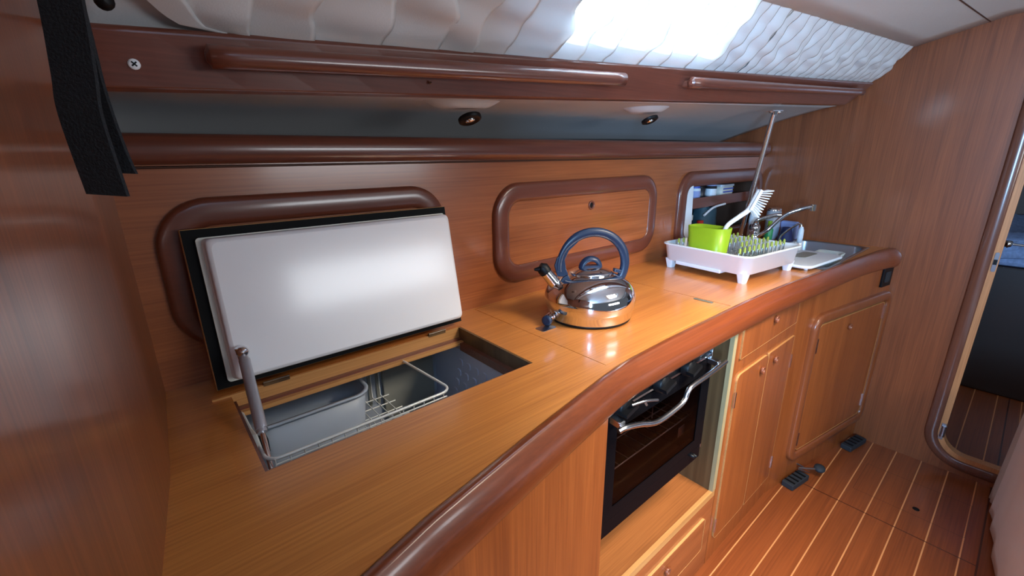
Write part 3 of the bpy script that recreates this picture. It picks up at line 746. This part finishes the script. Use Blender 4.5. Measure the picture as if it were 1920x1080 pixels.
# ================================================================== KETTLE
KX, KY = .834, .684
kt = thing('kettle', (KX, KY, ZC), 'shiny stainless steel whistling kettle with a blue-black arched handle', 'kettle')
kc = (KX, KY, ZC)
MB().lathe([(.098, 0), (.103, .001), (.105, .005), (.103, .008)], kc, n=64).build('base_ring', 'black', kt)
MB().lathe([(.103, .005), (.107, .010), (.107, .026), (.1105, .029), (.112, .034), (.114, .052), (.112, .065), (.106, .078), (.096, .090), (.080, .101), (.064, .109), (.054, .1125), (.050, .113)], kc, n=72).build('body', 'polished', kt)
MB().lathe([(.052, .112), (.0535, .114), (.053, .116), (.047, .119), (.036, .1235), (.020, .127), (0, .128)], kc, n=48).build('lid', 'polished', kt)
# horizontal axes of the handle plane
hl = Vector((-.763, .647, 0)).normalized(); hl = (hl + Vector((-.0, -.20, 0))).normalized(); hp = Vector((hl.y, -hl.x, 0))
K = Vector(kc)
def kp(a, z, o=0): return K + hl * a + Vector((0, 0, z)) + hp * o
# lid knob: small loop
b = MB(); pts = [kp(.024 * math.cos(math.radians(a)), .125 + .023 * math.sin(math.radians(a))) for a in range(0, 181, 15)]
b.tube(pts, .0055, 10, rb=.009); b.obox(kp(0, .129), hl, hp, (0, 0, 1), .022, .009, .003); b.build('lid_knob', 'handle_blue', kt)
# handle: near-circular arc, thick grip to the right, pierced web at the spout side
b = MB(); cz_ = .132; ra, rz = .086, .082
pts, r1, r2 = [], [], []
for a in range(-28, 196, 7):
    t = math.radians(a); pts.append(kp(-.004 - ra * math.cos(t), cz_ + rz * math.sin(t)))
    g = 1 if a < 120 else max(.62, 1 - (a - 120) / 90)
    r1.append(.0085 * g + .0); r2.append(.0115 * g)
b.tube(pts, r1, 14, rb=r2, up=hp)
b.build('handle', 'handle_blue', kt)
b = MB(); o_ = hp * .007
b.prism([kp(.088, 0.153, -.0035), kp(.094, 0.135, -.0035), kp(.086, 0.108, -.0035), kp(.070, 0.106, -.0035), kp(.058, 0.112, -.0035), kp(.064, 0.126, -.0035), kp(.068, 0.149, -.0035), kp(.058, 0.171, -.0035), kp(.036, 0.191, -.0035), kp(.034, 0.200, -.0035), kp(.062, 0.187, -.0035)], hp * .007)
b.build('trigger_web', 'handle_blue', kt, bevel=.0015)
b = MB(); b.prism([kp(-.085, 0.106, -.007), kp(-.060, 0.112, -.007), kp(-.062, 0.121, -.007), kp(-.078, 0.117, -.007)], hp * .014); b.build('handle_mount', 'handle_blue', kt, bevel=.002)
for q in ((.079, .158), (.055, .184)): MB().lathe([(.002, 0), (.002, .001), (0, .0015)], kp(q[0], q[1], .0036 if 1 else 0), hp, n=10).build('rivet', 'polished', kt)
# spout
S0 = kp(.082, .078); S1 = kp(.118, .124); sd = (S1 - S0).normalized()
b = MB(); b.tube([S0 - sd * .01, S0 + sd * .02, S1], [.019, .0155, .0135], 20); b.build('spout', 'polished', kt)
b = MB(); b.tube([S1 - sd * .006, S1 + sd * .008, S1 + sd * .012 + hl * .004], [.0150, .0155, .011], 20); b.tube([S1 + sd * .006, S1 + sd * .006 + hl * .022 + Vector((0, 0, -.001))], [.010, .003], 12); b.build('whistle_cap', 'black', kt)

# ================================================================== DISH RACK
RA = math.radians(-6.5); rcx, rcy = 1.578, .668; RZ = ZC
ex = Vector((math.cos(RA), math.sin(RA), 0)); ey = Vector((-math.sin(RA), math.cos(RA), 0))
def rp(a, c, z): return Vector((rcx, rcy, RZ + z)) + ex * a + ey * c
RWX, RWY = .345, .325
dr_ = thing('dish_rack', (rcx, rcy, ZC), 'white plastic dish rack tray with green-tipped prongs on the countertop', 'dish rack')
def rring(g, z, r=.035): return [rp(p[0], p[1], z) for p in rrect(0, 0, RWX + g, RWY + g, r, 7, lambda a, c: (a, c, 0))]
b = MB(); b.ringstack([rring(-.030, .028, .028), rring(-.018, .030), rring(-.004, .084), rring(.006, .086), rring(.006, .090), rring(-.006, .091), rring(-.010, .088), rring(-.024, .036), rring(-.034, .034, .026)])
b.build('tray', 'white_plastic', dr_)
for sx in (-1, 1):
    for sy in (-1, 1):
        c = (sx * .142, sy * .134); b = MB()
        b.ringstack([[rp(c[0] + p[0], c[1] + p[1], 0.0) for p in rrect(0, 0, .024, .020, .005, 3, lambda a, q: (a, q, 0))], [rp(c[0] + p[0], c[1] + p[1], .034) for p in rrect(0, 0, .038, .030, .006, 3, lambda a, q: (a, q, 0))]], smooth=False)
        b.build('foot', 'white_plastic', dr_)
b = MB(); b.prism([rp(-.166, -.07, .020), rp(-.166, .10, .020), rp(-.05, .10, .020), rp(-.05, -.07, .020)], (0, 0, .012)); b.build('drain_tray', 'white_plastic', dr_, bevel=.003)
# inner grid
b = MB()
for i in range(12): b.tube([rp(-.15 + i * .0272, -.14, .042), rp(-.15 + i * .0272, .14, .042)], .0018, 6)
for i in range(9): b.tube([rp(-.15, -.135 + i * .034, .045), rp(.15, -.135 + i * .034, .045)], .0018, 6)
b.build('wire_grid', 'brushed', dr_)
base_p = None
for j in range(5):
    for i in range(11):
        a = -.140 + i * .0278; c = -.112 + j * .056
        if a < -.05 and -.06 < c < .10: continue
        p = rp(a, c, 0)
        if base_p is None:
            b = MB(); q0 = rp(a, c, .044)
            b.tube([rp(a - .005, c, .044), rp(a - .004, c, .090), rp(a, c, .102), rp(a + .004, c, .090), rp(a + .005, c, .044)], .0015, 6)
            base_p = b.build('prong', 'brushed', dr_); base_off = (a, c)
            b = MB(); b.tube([rp(a, c, .090), rp(a, c, .104), rp(a, c, .108)], [.0042, .0042, .0020], 8); b.build('prong_tip', 'green_tip', base_p)
        else:
            d_ = ex * (a - base_off[0]) + ey * (c - base_off[1])
            o = base_p.copy(); COL.objects.link(o); o.location = base_p.location + d_
            for ch in base_p.children: k2 = ch.copy(); COL.objects.link(k2); k2.parent = o
# cutlery holder
HC = rp(-.108, .020, .046)
ch_ = thing('cutlery_holder', (HC.x, HC.y, HC.z), 'lime green plastic cutlery holder standing in the dish rack', 'holder')
def hring(g, z): return [HC + ex * p[0] + ey * p[1] + Vector((0, 0, z)) for p in rrect(0, 0, .082 + g, .138 + g, .030, 7, lambda a, c: (a, c, 0))]
MB().ringstack([hring(-.014, 0), hring(0, .112), hring(-.005, .112), hring(-.018, .003)]).build('holder_body', 'green', ch_)
# dish brush
b0 = HC + ex * .020 + ey * (-.045) + Vector((0, 0, .06))
dirb = Vector((.42, -.10, 1))
brush = thing('dish_brush', tuple(b0), 'white dish washing brush leaning out of the green holder', 'brush')
u_ = Vector((.763, -.647, 0)); v_ = Vector((0, 0, 1))
def bp_(a, c): return b0 + u_ * a + v_ * c
path = smoothpath([bp_(-.010, 0), bp_(.002, .055), bp_(.040, .088), bp_(.068, .110), bp_(.082, .140), bp_(.095, .170)], 5)
b = MB(); b.tube(path, [.0050 + .0030 * (i / len(path)) for i in range(len(path))], 10, rb=[.0065 + .004 * (i / len(path)) for i in range(len(path))]); b.build('brush_handle', 'brush_white', brush)
hd = (bp_(.095, .172) - bp_(.070, .112)).normalized(); hn = hd.cross(Vector((.647, .763, 0))).normalized()
if hn.dot(u_) < 0: hn = -hn
b = MB(); sn = Vector((.647, .763, 0))
c0 = bp_(.083, .142)
b.obox(c0, hd, sn, hn, .036, .013, .005); b.build('brush_head', 'brush_white', brush, bevel=.003)
b = MB(); rb_ = random.Random(5)
for i in range(11):
    for j in range(5):
        s_ = -.030 + i * .006; q = -.010 + j * .005
        st_ = c0 + hd * s_ + sn * q + hn * .004; fan = s_ * .55
        b.tube([st_, st_ + hn * .030 + hd * fan + sn * q * .6], [.0014, .0020], 5)
b.build('bristles', 'brush_white', brush)

# ================================================================== SINK AREA
sk = thing('sink', (2.1, .56, ZC), 'stainless steel sink bowl let into the right end of the countertop', 'sink')
def sring(g, z, r=.045): return [(p[0], p[1], z) for p in rrect((SX0 + SX1) / 2, (SY0 + SY1) / 2, SX1 - SX0 + g, SY1 - SY0 + g, r, 7, lambda a, c: (a, c, 0))]
b = MB(); b.ringstack([sring(.012, ZC + .0015, .012), sring(.010, ZC + .003, .012), sring(-.006, ZC + .0025), sring(-.010, ZC - .004), sring(-.020, ZC - .15), sring(-.060, ZC - .165, .03)], cap=False)
vs = [b.bm.verts.new(p) for p in sring(-.060, ZC - .165, .03)]; b.face(vs)
b.build('bowl', 'brushed', sk)
MB().lathe([(.028, 0), (.030, .002), (.014, .003), (.010, .0)], (2.15, .57, ZC - .165), n=20).build('drain', 'polished', sk)
db = thing('drain_board', (1.87, .52, ZC), 'white draining board with a grey slot handle laid across the sink', 'board')
def dring(g, z, r=.03): return [Vector((1.875, .515, z)) + Vector((math.cos(-.09), math.sin(-.09), 0)) * p[0] + Vector((.09, 1, 0)) * p[1] for p in rrect(0, 0, .300 + g, .150 + g, r, 6, lambda a, c: (a, c, 0))]
b = MB(); b.ringstack([dring(-.01, ZC + .008), dring(0, ZC + .011), dring(0, ZC + .017), dring(-.006, ZC + .019)]); b.build('board_body', 'white_plastic', db)
b = MB(); b.ringstack([[Vector((1.925, .535, z)) + Vector((math.cos(-.09), math.sin(-.09), 0)) * p[0] + Vector((.09, 1, 0)) * p[1] for p in rrect(0, 0, .13, .05, .018, 6, lambda a, c: (a, c, 0))] for z in (ZC + .0185, ZC + .0198)]); b.build('slot', 'board_grey', db)
for q in ((1.755, .475), (1.985, .455)): MB().lathe([(.006, 0), (.007, .009)], (q[0], q[1], ZC + .0005), n=12).build('rubber_foot', 'white_plastic', db)
b = MB(); b.ringstack([[Vector((2.07, .50, z)) + Vector((p[0], p[1], 0)) for p in rrect(0, 0, .17 + g, .095 + g, .02, 5, lambda a, c: (a, c, 0))] for g, z in ((-.02, ZC - .03), (0, ZC + .006), (-.004, ZC + .008), (-.024, ZC - .027))])
b.build('strainer_tray', 'cream_plastic', tag=('low cream tray sitting in the front of the sink', 'tray'))
# mixer tap
fx, fy_ = 2.115, .800
tp = thing('mixer_tap', (fx, fy_, ZC), 'chrome single-lever mixer tap with a long rising spout', 'tap')
b = MB(); b.lathe([(.030, 0), (.030, .004), (.023, .008), (.021, .05), (.023, .075), (.019, .088), (0, .092)], (fx, fy_, ZC), n=28); b.build('tap_body', 'polished', tp)
b = MB(); pts = smoothpath([(fx, fy_ - .01, ZC + .030), (fx + .005, fy_ - .05, ZC + .065), (fx + .045, .70, -.258), (fx + .075, .64, -.226), (fx + .090, .612, -.218)], 6)
b.tube(pts, .0085, 12); b.tube([pts[-1] + Vector((0, 0, .009)), pts[-1] + Vector((0, -.001, -.018))], .0105, 14); b.build('spout', 'polished', tp)
b = MB(); b.tube(smoothpath([(fx, fy_, ZC + .085), (fx - .004, fy_ - .012, ZC + .108), (fx + .030, fy_ - .055, ZC + .128), (fx + .045, fy_ - .085, ZC + .132)], 5), .0065, 10, rb=.010); b.build('lever', 'polished', tp)
# hand pump spout
pp = thing('pump_spout', (2.20, .715, ZC), 'thin chrome pump spout with a white nozzle behind the sink', 'tap')
b = MB(); b.lathe([(.016, 0), (.014, .008), (.008, .012)], (2.205, .722, ZC), n=18); b.tube(smoothpath([(2.205, .722, ZC + .005), (2.203, .715, ZC + .035), (2.20, .68, ZC + .075), (2.20, .650, ZC + .098), (2.20, .640, ZC + .085)], 6), .0045, 10); b.build('spout', 'polished', pp)
b = MB(); b.lathe([(.006, 0), (.011, -.015), (.012, -.045), (.010, -.070), (0, -.071)], (2.20, .640, ZC + .086), n=16); b.build('nozzle', 'white_plastic', pp)
# bottles by the bulkhead
def bottle(x, y, parts, label, name='soap_bottle'):
    t = thing(name, (x, y, ZC), label, 'bottle', 'bottles behind the tap')
    for nm, mat, prof in parts:
        MB().ringstack([[Vector((x + rx * math.cos(2 * math.pi * k / 24), y + ry * math.sin(2 * math.pi * k / 24), ZC + z)) for k in range(24)] for rx, ry, z in prof]).build(nm, mat, t)
bottle(2.225, .850, [('bottle_body', 'white_plastic', [(.030, .018, 0), (.034, .021, .01), (.033, .020, .11), (.020, .016, .135), (.013, .013, .145), (.013, .013, .160)]), ('cap', 'soap_green', [(.012, .012, .160), (.012, .012, .172), (.007, .007, .176), (.006, .006, .195)])], 'tall white dish-soap bottle with green cap behind the tap')
bottle(2.32, .800, [('bottle_body', 'bin', [(.040, .026, 0), (.043, .030, .01), (.043, .030, .125), (.038, .026, .135)]), ('cap', 'polished', [(.041, .029, .134), (.041, .029, .142), (.036, .024, .146)])], 'wide clear grey bottle with silver top beside the bulkhead')
bottle(2.19, .765, [('bottle_body', 'soap_green', [(.016, .016, 0), (.017, .017, .06), (.010, .010, .075)]), ('cap', 'green', [(.009, .009, .075), (.009, .009, .1)])], 'small green bottle just right of the mixer tap')
b = MB(); b.obox((2.355, .735, ZC + .045), (1, -.2, .2), (.2, 1, 0), (-.2, 0, 1), .012, .040, .042); b.build('sponge_cloth', 'lavender', bevel=.008, tag=('lavender cloth hanging folded beside the sink', 'cloth'))
b = MB(); rings = []
for i in range(8):
    a = i / 7; rings.append([(2.30 + (.040 - .02 * a) * math.cos(2 * math.pi * k / 18), .728 + (.034 - .016 * a) * math.sin(2 * math.pi * k / 18), ZC + .0005 + .062 * a) for k in range(18)])
b.ringstack(rings); b.build('scourer', 'navy', tag=('dark navy scourer heap beside the lavender cloth', 'scourer'))

# compression post from counter to deck
ps = thing('support_post', (2.03, .83, ZC), 'slanting polished steel post from countertop up to the liner', 'post')
Q0 = Vector((2.035, .832, ZC)); Q1 = Vector((1.872, .700, .150))
MB().tube([Q0, Q1], .0092, 18).build('tube', 'steel', ps)
MB().lathe([(.022, 0), (.022, .003), (.014, .006), (.012, .022)], Q0, (0, 0, 1), n=20).build('foot_flange', 'brushed', ps)
b = MB(); b.obox(Q1 + Vector((0, 0, .002)), (1, 0, .05), (0, 1, 0), (0, 0, 1), .048, .013, .002); b.tube([Q1 + Vector((0, 0, -.012)), Q1], [.010, .012], 14); b.build('head_bracket', 'polished', ps, bevel=.001)
for s_ in (-.034, .034): MB().lathe([(.009, 0), (.009, -.004), (.006, -.007), (0, -.008)], Q1 + Vector((s_, -.002, 0)), (0, 0, 1), n=14).build('bolt', 'polished', ps)

# ================================================================== BASE CABINETS
YF = .460
ZT = ZC - TH - .001
def knob(parent, c, N=(0, -1, 0), r=.0125, mat='bronze_knob'):
    b = MB(); b.lathe([(r * .8, 0), (r, .002), (r * 1.02, .007), (r * .88, .009), (r * .66, .008), (r * .60, .004), (0, .003)], c, N, n=24); return b.build('knob', mat, parent)
# left cabinet (angled front panel)
lc = thing('base_cabinet', (.3, .5, ZF), 'plain veneered cabinet under the left of the countertop, beside the oven', 'cabinet', 'base cabinets under the countertop')
b = MB(); b.hexa([(-.062, .330, ZF), (.640, .463, ZF), (.640, .483, ZF), (-.062, .350, ZF), (-.062, .330, ZT), (.640, .463, ZT), (.640, .483, ZT), (-.062, .350, ZT)]); b.build('front_panel', 'veneer_z', lc)
b = MB(); b.box(.620, .640, .484, .90, ZF, ZT); b.build('side_panel', 'dark_ply', lc)

# stove bay: floor board, pale edges, drawer below
SZ = -1.010
sb = thing('stove_cabinet', (.9, .6, ZF), 'open stove bay cabinet with wooden floor and a drawer beneath', 'cabinet', 'base cabinets under the countertop')
MB().box(.642, 1.198, YF + .012, .90, SZ - .018, SZ).build('bay_floor', 'recess_ply', sb)
MB().box(.642, 1.214, YF, YF + .012, SZ - .020, SZ + .002).build('floor_edging', 'light_edge', sb)
MB().box(1.198, 1.216, YF + .012, .90, SZ - .018, ZT).build('side_panel', 'dark_ply', sb)
MB().box(1.196, 1.216, YF, YF + .012, SZ + .002, ZT).build('side_edging', 'pale_edge', sb)
MB().box(.642, 1.196, .90, .91, SZ, ZT).build('back_panel', 'dark_ply', sb)
MB().box(.642, 1.216, YF + .001, YF + .015, ZF, SZ - .020).build('front_panel', 'veneer_x', sb)
dwr = MB().prism(rrect(.930, -1.146, .46, .122, .010, 4, lambda a, c: (a, YF + .001, c)), (0, -.006, 0)).build('drawer', 'veneer_x', sb, bevel=.001)
b = MB(); b.sweep([(-.0012, 0), (.0012, 0), (.0012, .0064), (-.0012, .0064)], rrect(.930, -1.146, .4625, .1245, .010, 4, lambda a, c: (a, YF + .001, c)), (0, -1, 0), loop=True, smooth=False); b.build('drawer_edging', 'light_edge', sb)
knob(dwr, (.945, YF - .005, -1.128))

# tall drawer + door cabinet
tc_ = thing('base_cabinet', (1.46, .6, ZF), 'narrow cabinet with one drawer over two small doors, right of the oven', 'cabinet', 'base cabinets under the countertop')
X0, X1 = 1.217, 1.704
MB().box(X0, X1, YF, YF + .02, ZF, ZT).build('face_frame', 'veneer_z', tc_)
MB().box(X0, X1, YF + .02, .90, ZF, ZT).build('carcass', 'dark_ply', tc_)
def front(name, x0, x1, z0, z1, r, kn, mat='veneer_z'):
    o = MB().prism(rrect((x0 + x1) / 2, (z0 + z1) / 2, x1 - x0, z1 - z0, r, 5, lambda a, c: (a, YF - .0002, c)), (0, -.005, 0)).build(name, mat, tc_, bevel=.0008)
    b = MB(); b.sweep([(-.0007, 0), (.0007, 0), (.0007, .0052), (-.0007, .0052)], rrect((x0 + x1) / 2, (z0 + z1) / 2, x1 - x0 + .0014, z1 - z0 + .0014, r, 5, lambda a, c: (a, YF, c)), (0, -1, 0), loop=True, smooth=False); b.build('edging', 'light_edge', o)
    knob(o, (kn[0], YF - .0055, kn[1])); return o
front('drawer', 1.245, 1.690, -.568, -.435, .003, (1.472, -.500))
d1 = front('door', 1.245, 1.4735, -1.225, -.622, .022, (1.424, -.662))
d2 = front('door', 1.4765, 1.700, -1.225, -.622, .004, (1.530, -.658))
for d_, x, z in ((d1, 1.243, -.70), (d1, 1.243, -1.165), (d2, 1.7015, -.72), (d2, 1.7015, -1.155)):
    MB().box(x - .003, x + .003, YF - .0085, YF - .004, z - .026, z + .026).build('hinge', 'steel', d_)

# sink cabinet (angled)
CA = Vector((1.704, .460, 0)); CBv = Vector((2.434, .334, 0)); cu = (CBv - CA).normalized(); cn = Vector((cu.y, -cu.x, 0)); CLEN = (CBv - CA).length
def cp(u, z, o=0): return CA + cu * u + cn * o + Vector((0, 0, z))
sc2 = thing('base_cabinet', (2.1, .5, ZF), 'angled cabinet under the sink with a thick rounded door frame', 'cabinet', 'base cabinets under the countertop')
b = MB(); b.prism([cp(0, ZF), cp(CLEN - .001, ZF), cp(CLEN - .001, ZT), cp(0, ZT)], -cn * .02); b.build('face_panel', 'veneer_z', sc2)
pt_ = rrect(.435, -.893, .600, .605, .040, 10, lambda a, c: cp(a, c, 0))
MB().sweep(halfround(.040, .018), pt_, cn, loop=True).build('door_frame', 'cab_frame', sc2)
dd = MB().prism(rrect(.435, -.893, .545, .548, .026, 8, lambda a, c: cp(a, c, .0)), cn * .009).build('door', 'veneer_z', sc2, bevel=.001)
b = MB(); b.sweep([(-.001, 0), (.001, 0), (.001, .0095), (-.001, .0095)], rrect(.435, -.893, .547, .550, .026, 8, lambda a, c: cp(a, c, 0)), cn, loop=True, smooth=False); b.build('edging', 'light_edge', dd)
knob(dd, cp(.405, -.672, .009), cn)
for (u, z) in ((.163, -.70), (.163, -1.11), (.708, -.665), (.708, -1.10)):
    MB().obox(cp(u, z, .0105), cu, cn, (0, 0, 1), .003, .003, .030).build('hinge', 'steel', dd)
sw = thing('wall_socket', tuple(cp(.665, -.500)), 'black square socket on the cabinet just under the countertop end', 'socket')
MB().prism(rrect(.668, -.502, .085, .085, .006, 3, lambda a, c: cp(a, c, 0)), cn * .008).build('plate', 'black', sw, bevel=.001)
MB().prism(rrect(.668, -.502, .045, .045, .004, 3, lambda a, c: cp(a, c, .008)), cn * .0015).build('insert', 'rubber', sw)

# ================================================================== OVEN
ov = thing('oven', (.9, .55, -.85), 'black glass gimballed oven with curved steel handle in the stove bay', 'oven')
OA, OB_ = .660, 1.112; OY = .484; OZ0, OZ1 = -.845, -.524
# hollow carcass
b = MB(); b.box(OA, OB_, .86, .87, OZ0, -.445); b.box(OA, OA + .006, OY + .012, .86, OZ0, -.445); b.box(OB_ - .006, OB_, OY + .012, .86, OZ0, -.445)
b.box(OA + .006, OB_ - .006, OY + .012, .86, OZ0, OZ0 + .006); b.box(OA + .006, OB_ - .006, OY + .012, .86, -.451, -.445)
b.build('carcass', 'black', ov)
MB().box(OB_ + .0005, OB_ + .006, OY - .004, OY + .02, OZ0 + .03, -.47).build('side_trim', 'steel', ov, bevel=.001)
# door: black glass frame with a window
wx0, wx1, wz0, wz1 = OA + .035, OB_ - .045, OZ0 + .075, OZ1 - .040
dy0, dy1 = OY - .006, OY + .010
b = MB(); b.box(OA, wx0, dy0, dy1, OZ0 + .045, OZ1); b.box(wx1, OB_, dy0, dy1, OZ0 + .045, OZ1); b.box(wx0, wx1, dy0, dy1, OZ0 + .045, wz0); b.box(wx0, wx1, dy0, dy1, wz1, OZ1)
od = b.build('door', 'black_gloss', ov)
MB().box(wx0, wx1, dy0 + .0015, dy0 + .005, wz0, wz1).build('window', 'oven_glass', od)
MB().box(OA, OB_, OY - .004, OY + .010, OZ0, OZ0 + .042).build('lower_panel', 'black_gloss', ov, bevel=.001)
b = MB(); b.lathe([(.005, 0), (.004, .010), (0, .011)], (OB_ - .05, OY - .004, OZ0 + .028), (0, -1, 0), n=12); b.lathe([(.005, 0), (.004, .010), (0, .011)], (OB_ - .035, OY - .004, OZ0 + .022), (0, -1, 0), n=12); b.build('catch', 'black', ov)
# inside: rack + burner fitting
b = MB(); yr0, yr1 = .512, .80; zr = OZ0 + .135
for y in (yr0, .58, .65, .72, yr1): b.tube([(OA + .015, y, zr), (OB_ - .015, y, zr)], .0018, 6)
for k in range(12):
    x = OA + .03 + k * .036; b.tube([(x, yr0, zr), (x, yr1, zr)], .0012, 6)
b.tube([(OA + .09, yr0 + .06, zr), (OA + .09, yr0 + .06, zr + .045), (OB_ - .12, yr0 + .06, zr + .045), (OB_ - .12, yr0 + .06, zr)], .0016, 6)
b.build('rack', 'door_rack', ov)
b = MB(); b.box(OB_ - .10, OB_ - .07, .50, .503, OZ0 + .10, OZ0 + .13); b.build('thermometer', 'steel', ov, bevel=.001)
# handle with jog
b = MB(); yh = .448
b.tube(smoothpath([(OA - .004, yh, -.535), (OA + .015, yh - .004, -.533), (OA + .06, yh - .006, -.545), (OA + .13, yh - .008, -.568), (OA + .215, yh - .008, -.566), (OA + .245, yh - .008, -.556), (OA + .255, yh - .008, -.540), (OA + .275, yh - .008, -.532), (OA + .35, yh - .007, -.531), (OB_ + .010, yh - .002, -.531)], 7), .0062, 12)
b.build('handle', 'steel', od)
for x in (OA + .012, OB_ - .02): MB().obox((x, (yh + dy0) / 2 + .001, -.528), (1, 0, 0), (0, 1, .1), (0, 0, 1), .009, (dy0 - yh) / 2, .008).build('handle_bracket', 'steel', od, bevel=.002)
# control strip and knobs
MB().box(OA, OB_, OY + .004, OY + .012, OZ1 + .006, -.448).build('control_panel', 'black', ov)
MB().box(OA, OB_ - .005, OY - .004, OY + .004, OZ1 + .003, OZ1 + .0085).build('trim_bar', 'steel', ov)
for x in (.700, .848, .968):
    b = MB(); b.lathe([(.022, 0), (.021, .016), (.018, .020), (0, .021)], (x, OY - .004, -.507), (0, -1, 0), n=24); b.obox((x, OY - .028, -.507), (1, 0, .3), (0, 1, 0), (-.3, 0, 1), .021, .010, .005); b.build('knob', 'black', ov)
# pan clamp arm in front of the left knob
b = MB(); b.tube(smoothpath([(.700, .450, -.494), (.730, .440, -.492), (.760, .437, -.500), (.775, .436, -.505)], 5), .0032, 8); b.tube([(.728, .441, -.488), (.738, .439, -.504)], .0028, 8); b.build('pan_clamp', 'brushed', ov)
b = MB(); b.lathe([(.008, 0), (.008, .014), (.0, .015)], (OB_ + .050, .50, -.460), (0, -1, 0), n=14); b.tube([(OB_ + .02, .50, -.44), (OB_ + .02, .50, -.52)], .004, 8); b.obox((OB_ + .035, .502, -.47), (1, 0, .3), (0, 1, 0), (0, 0, 1), .02, .003, .006); b.obox((OB_ - .02, .490, -.500), (1, 0, .2), (0, 1, 0), (0, 0, 1), .03, .003, .008); b.build('gimbal_lock', 'steel', ov)

# ================================================================== FLOOR THINGS
fp = thing('foot_pump', (1.87, .41, ZF), 'black foot pump with pedal plate and round knob on the sole by the sink cabinet', 'foot pump', 'foot pumps on the sole')
MB().obox((1.864, .400, ZF + .013), (1, -.17, 0), (.17, 1, 0), (0, 0, 1), .062, .023, .0125).build('pedal_plate', 'rubber', fp, bevel=.004)
b = MB()
for k in range(4): b.obox((1.821 + .026 * k, .408 - .0044 * k, ZF + .027), (1, -.17, 0), (.17, 1, 0), (0, 0, 1), .003, .020, .0016)
b.build('tread_ribs', 'black', fp)
b = MB(); b.lathe([(.018, 0), (.021, .006), (.020, .013), (.012, .017), (0, .018)], (1.985, .352, ZF + .030), (-.25, -.1, 1), n=24); b.build('pedal_knob', 'rubber', fp)
b = MB(); b.tube(smoothpath([(1.985, .352, ZF + .034), (1.955, .375, ZF + .036), (1.915, .410, ZF + .040)], 4), .005, 8); b.tube([(1.965, .38, ZF + .018), (1.925, .42, ZF + .050)], .0035, 8); b.tube([(1.945, .375, ZF + .02), (1.90, .405, ZF + .045)], .0035, 8); b.build('linkage', 'brushed', fp)
fq = thing('foot_pump', (2.35, .335, ZF), 'black rubber foot pedal on the sole in the corner by the bulkhead', 'foot pump', 'foot pumps on the sole')
MB().obox((2.338, .312, ZF + .013), (1, -.20, 0), (.20, 1, 0), (0, 0, 1), .070, .022, .012).build('pedal_plate', 'rubber', fq, bevel=.004)
b = MB()
for k in range(4): b.obox((2.293 + .028 * k, .321 - .0056 * k, ZF + .0265), (1, -.20, 0), (.20, 1, 0), (0, 0, 1), .003, .018, .0014)
b.build('tread_ribs', 'black', fq)
MB().lathe([(.011, 0), (.010, .0015), (0, .002)], (2.055, .047, ZF), n=16).build('floor_hole', 'black', tag=('dark round finger hole in the middle of the floor hatch', 'finger hole'))

# ================================================================== SETTEE WITH CLOTH COVER (right edge)
stt = thing('settee', (1.9, -.4, ZF), 'settee under a pale grey cloth cover at the right edge of the floor', 'settee')
def clothwall(b, plan, ztop, zbot_, nz=12):
    rows = []
    P = smoothpath([(x, y, 0) for x, y, *_ in plan], 8); m = len(P)
    for i, p in enumerate(P):
        u = i / (m - 1); t = (P[min(i + 1, m - 1)] - P[max(i - 1, 0)]).normalized(); n = Vector((t.y, -t.x, 0))
        if n.y < 0 and n.x > 0: n = -n
        row = []
        for j in range(nz + 1):
            v = j / nz; z = ztop + (zbot_ - ztop) * v
            fl = .006 * v + .004 * v * math.sin(u * 38)
            row.append((p.x - .0, p.y + fl, z))
        rows.append(row)
    b.ringstack(rows, closed_u=False, cap=False)
b = MB(); clothwall(b, [(2.37, -.150), (2.31, -.140), (2.22, -.175)], -.835, -1.30); b.build('cover_corner', 'cloth_shaded', stt, solid=.006)
b = MB(); clothwall(b, [(2.25, -.145), (2.0, -.165), (1.6, -.20), (1.2, -.26)], -.822, -1.30); b.build('cover_front', 'cloth', stt, solid=.006)
b = MB(); b.prism([(2.36, -.16, -.832), (2.27, -.150, -.825), (2.0, -.168, -.825), (1.2, -.264, -.825), (1.2, -.9, -.825), (2.36, -.9, -.832)], (0, 0, -.02)); b.build('cover_top', 'cloth', stt, bevel=.008)
MB().hexa([(1.22, -.9, ZF), (2.34, -.9, ZF), (2.34, -.19, ZF), (1.22, -.30, ZF), (1.22, -.9, -.865), (2.34, -.9, -.865), (2.34, -.19, -.865), (1.22, -.30, -.865)]).build('base', 'veneer_z', stt)
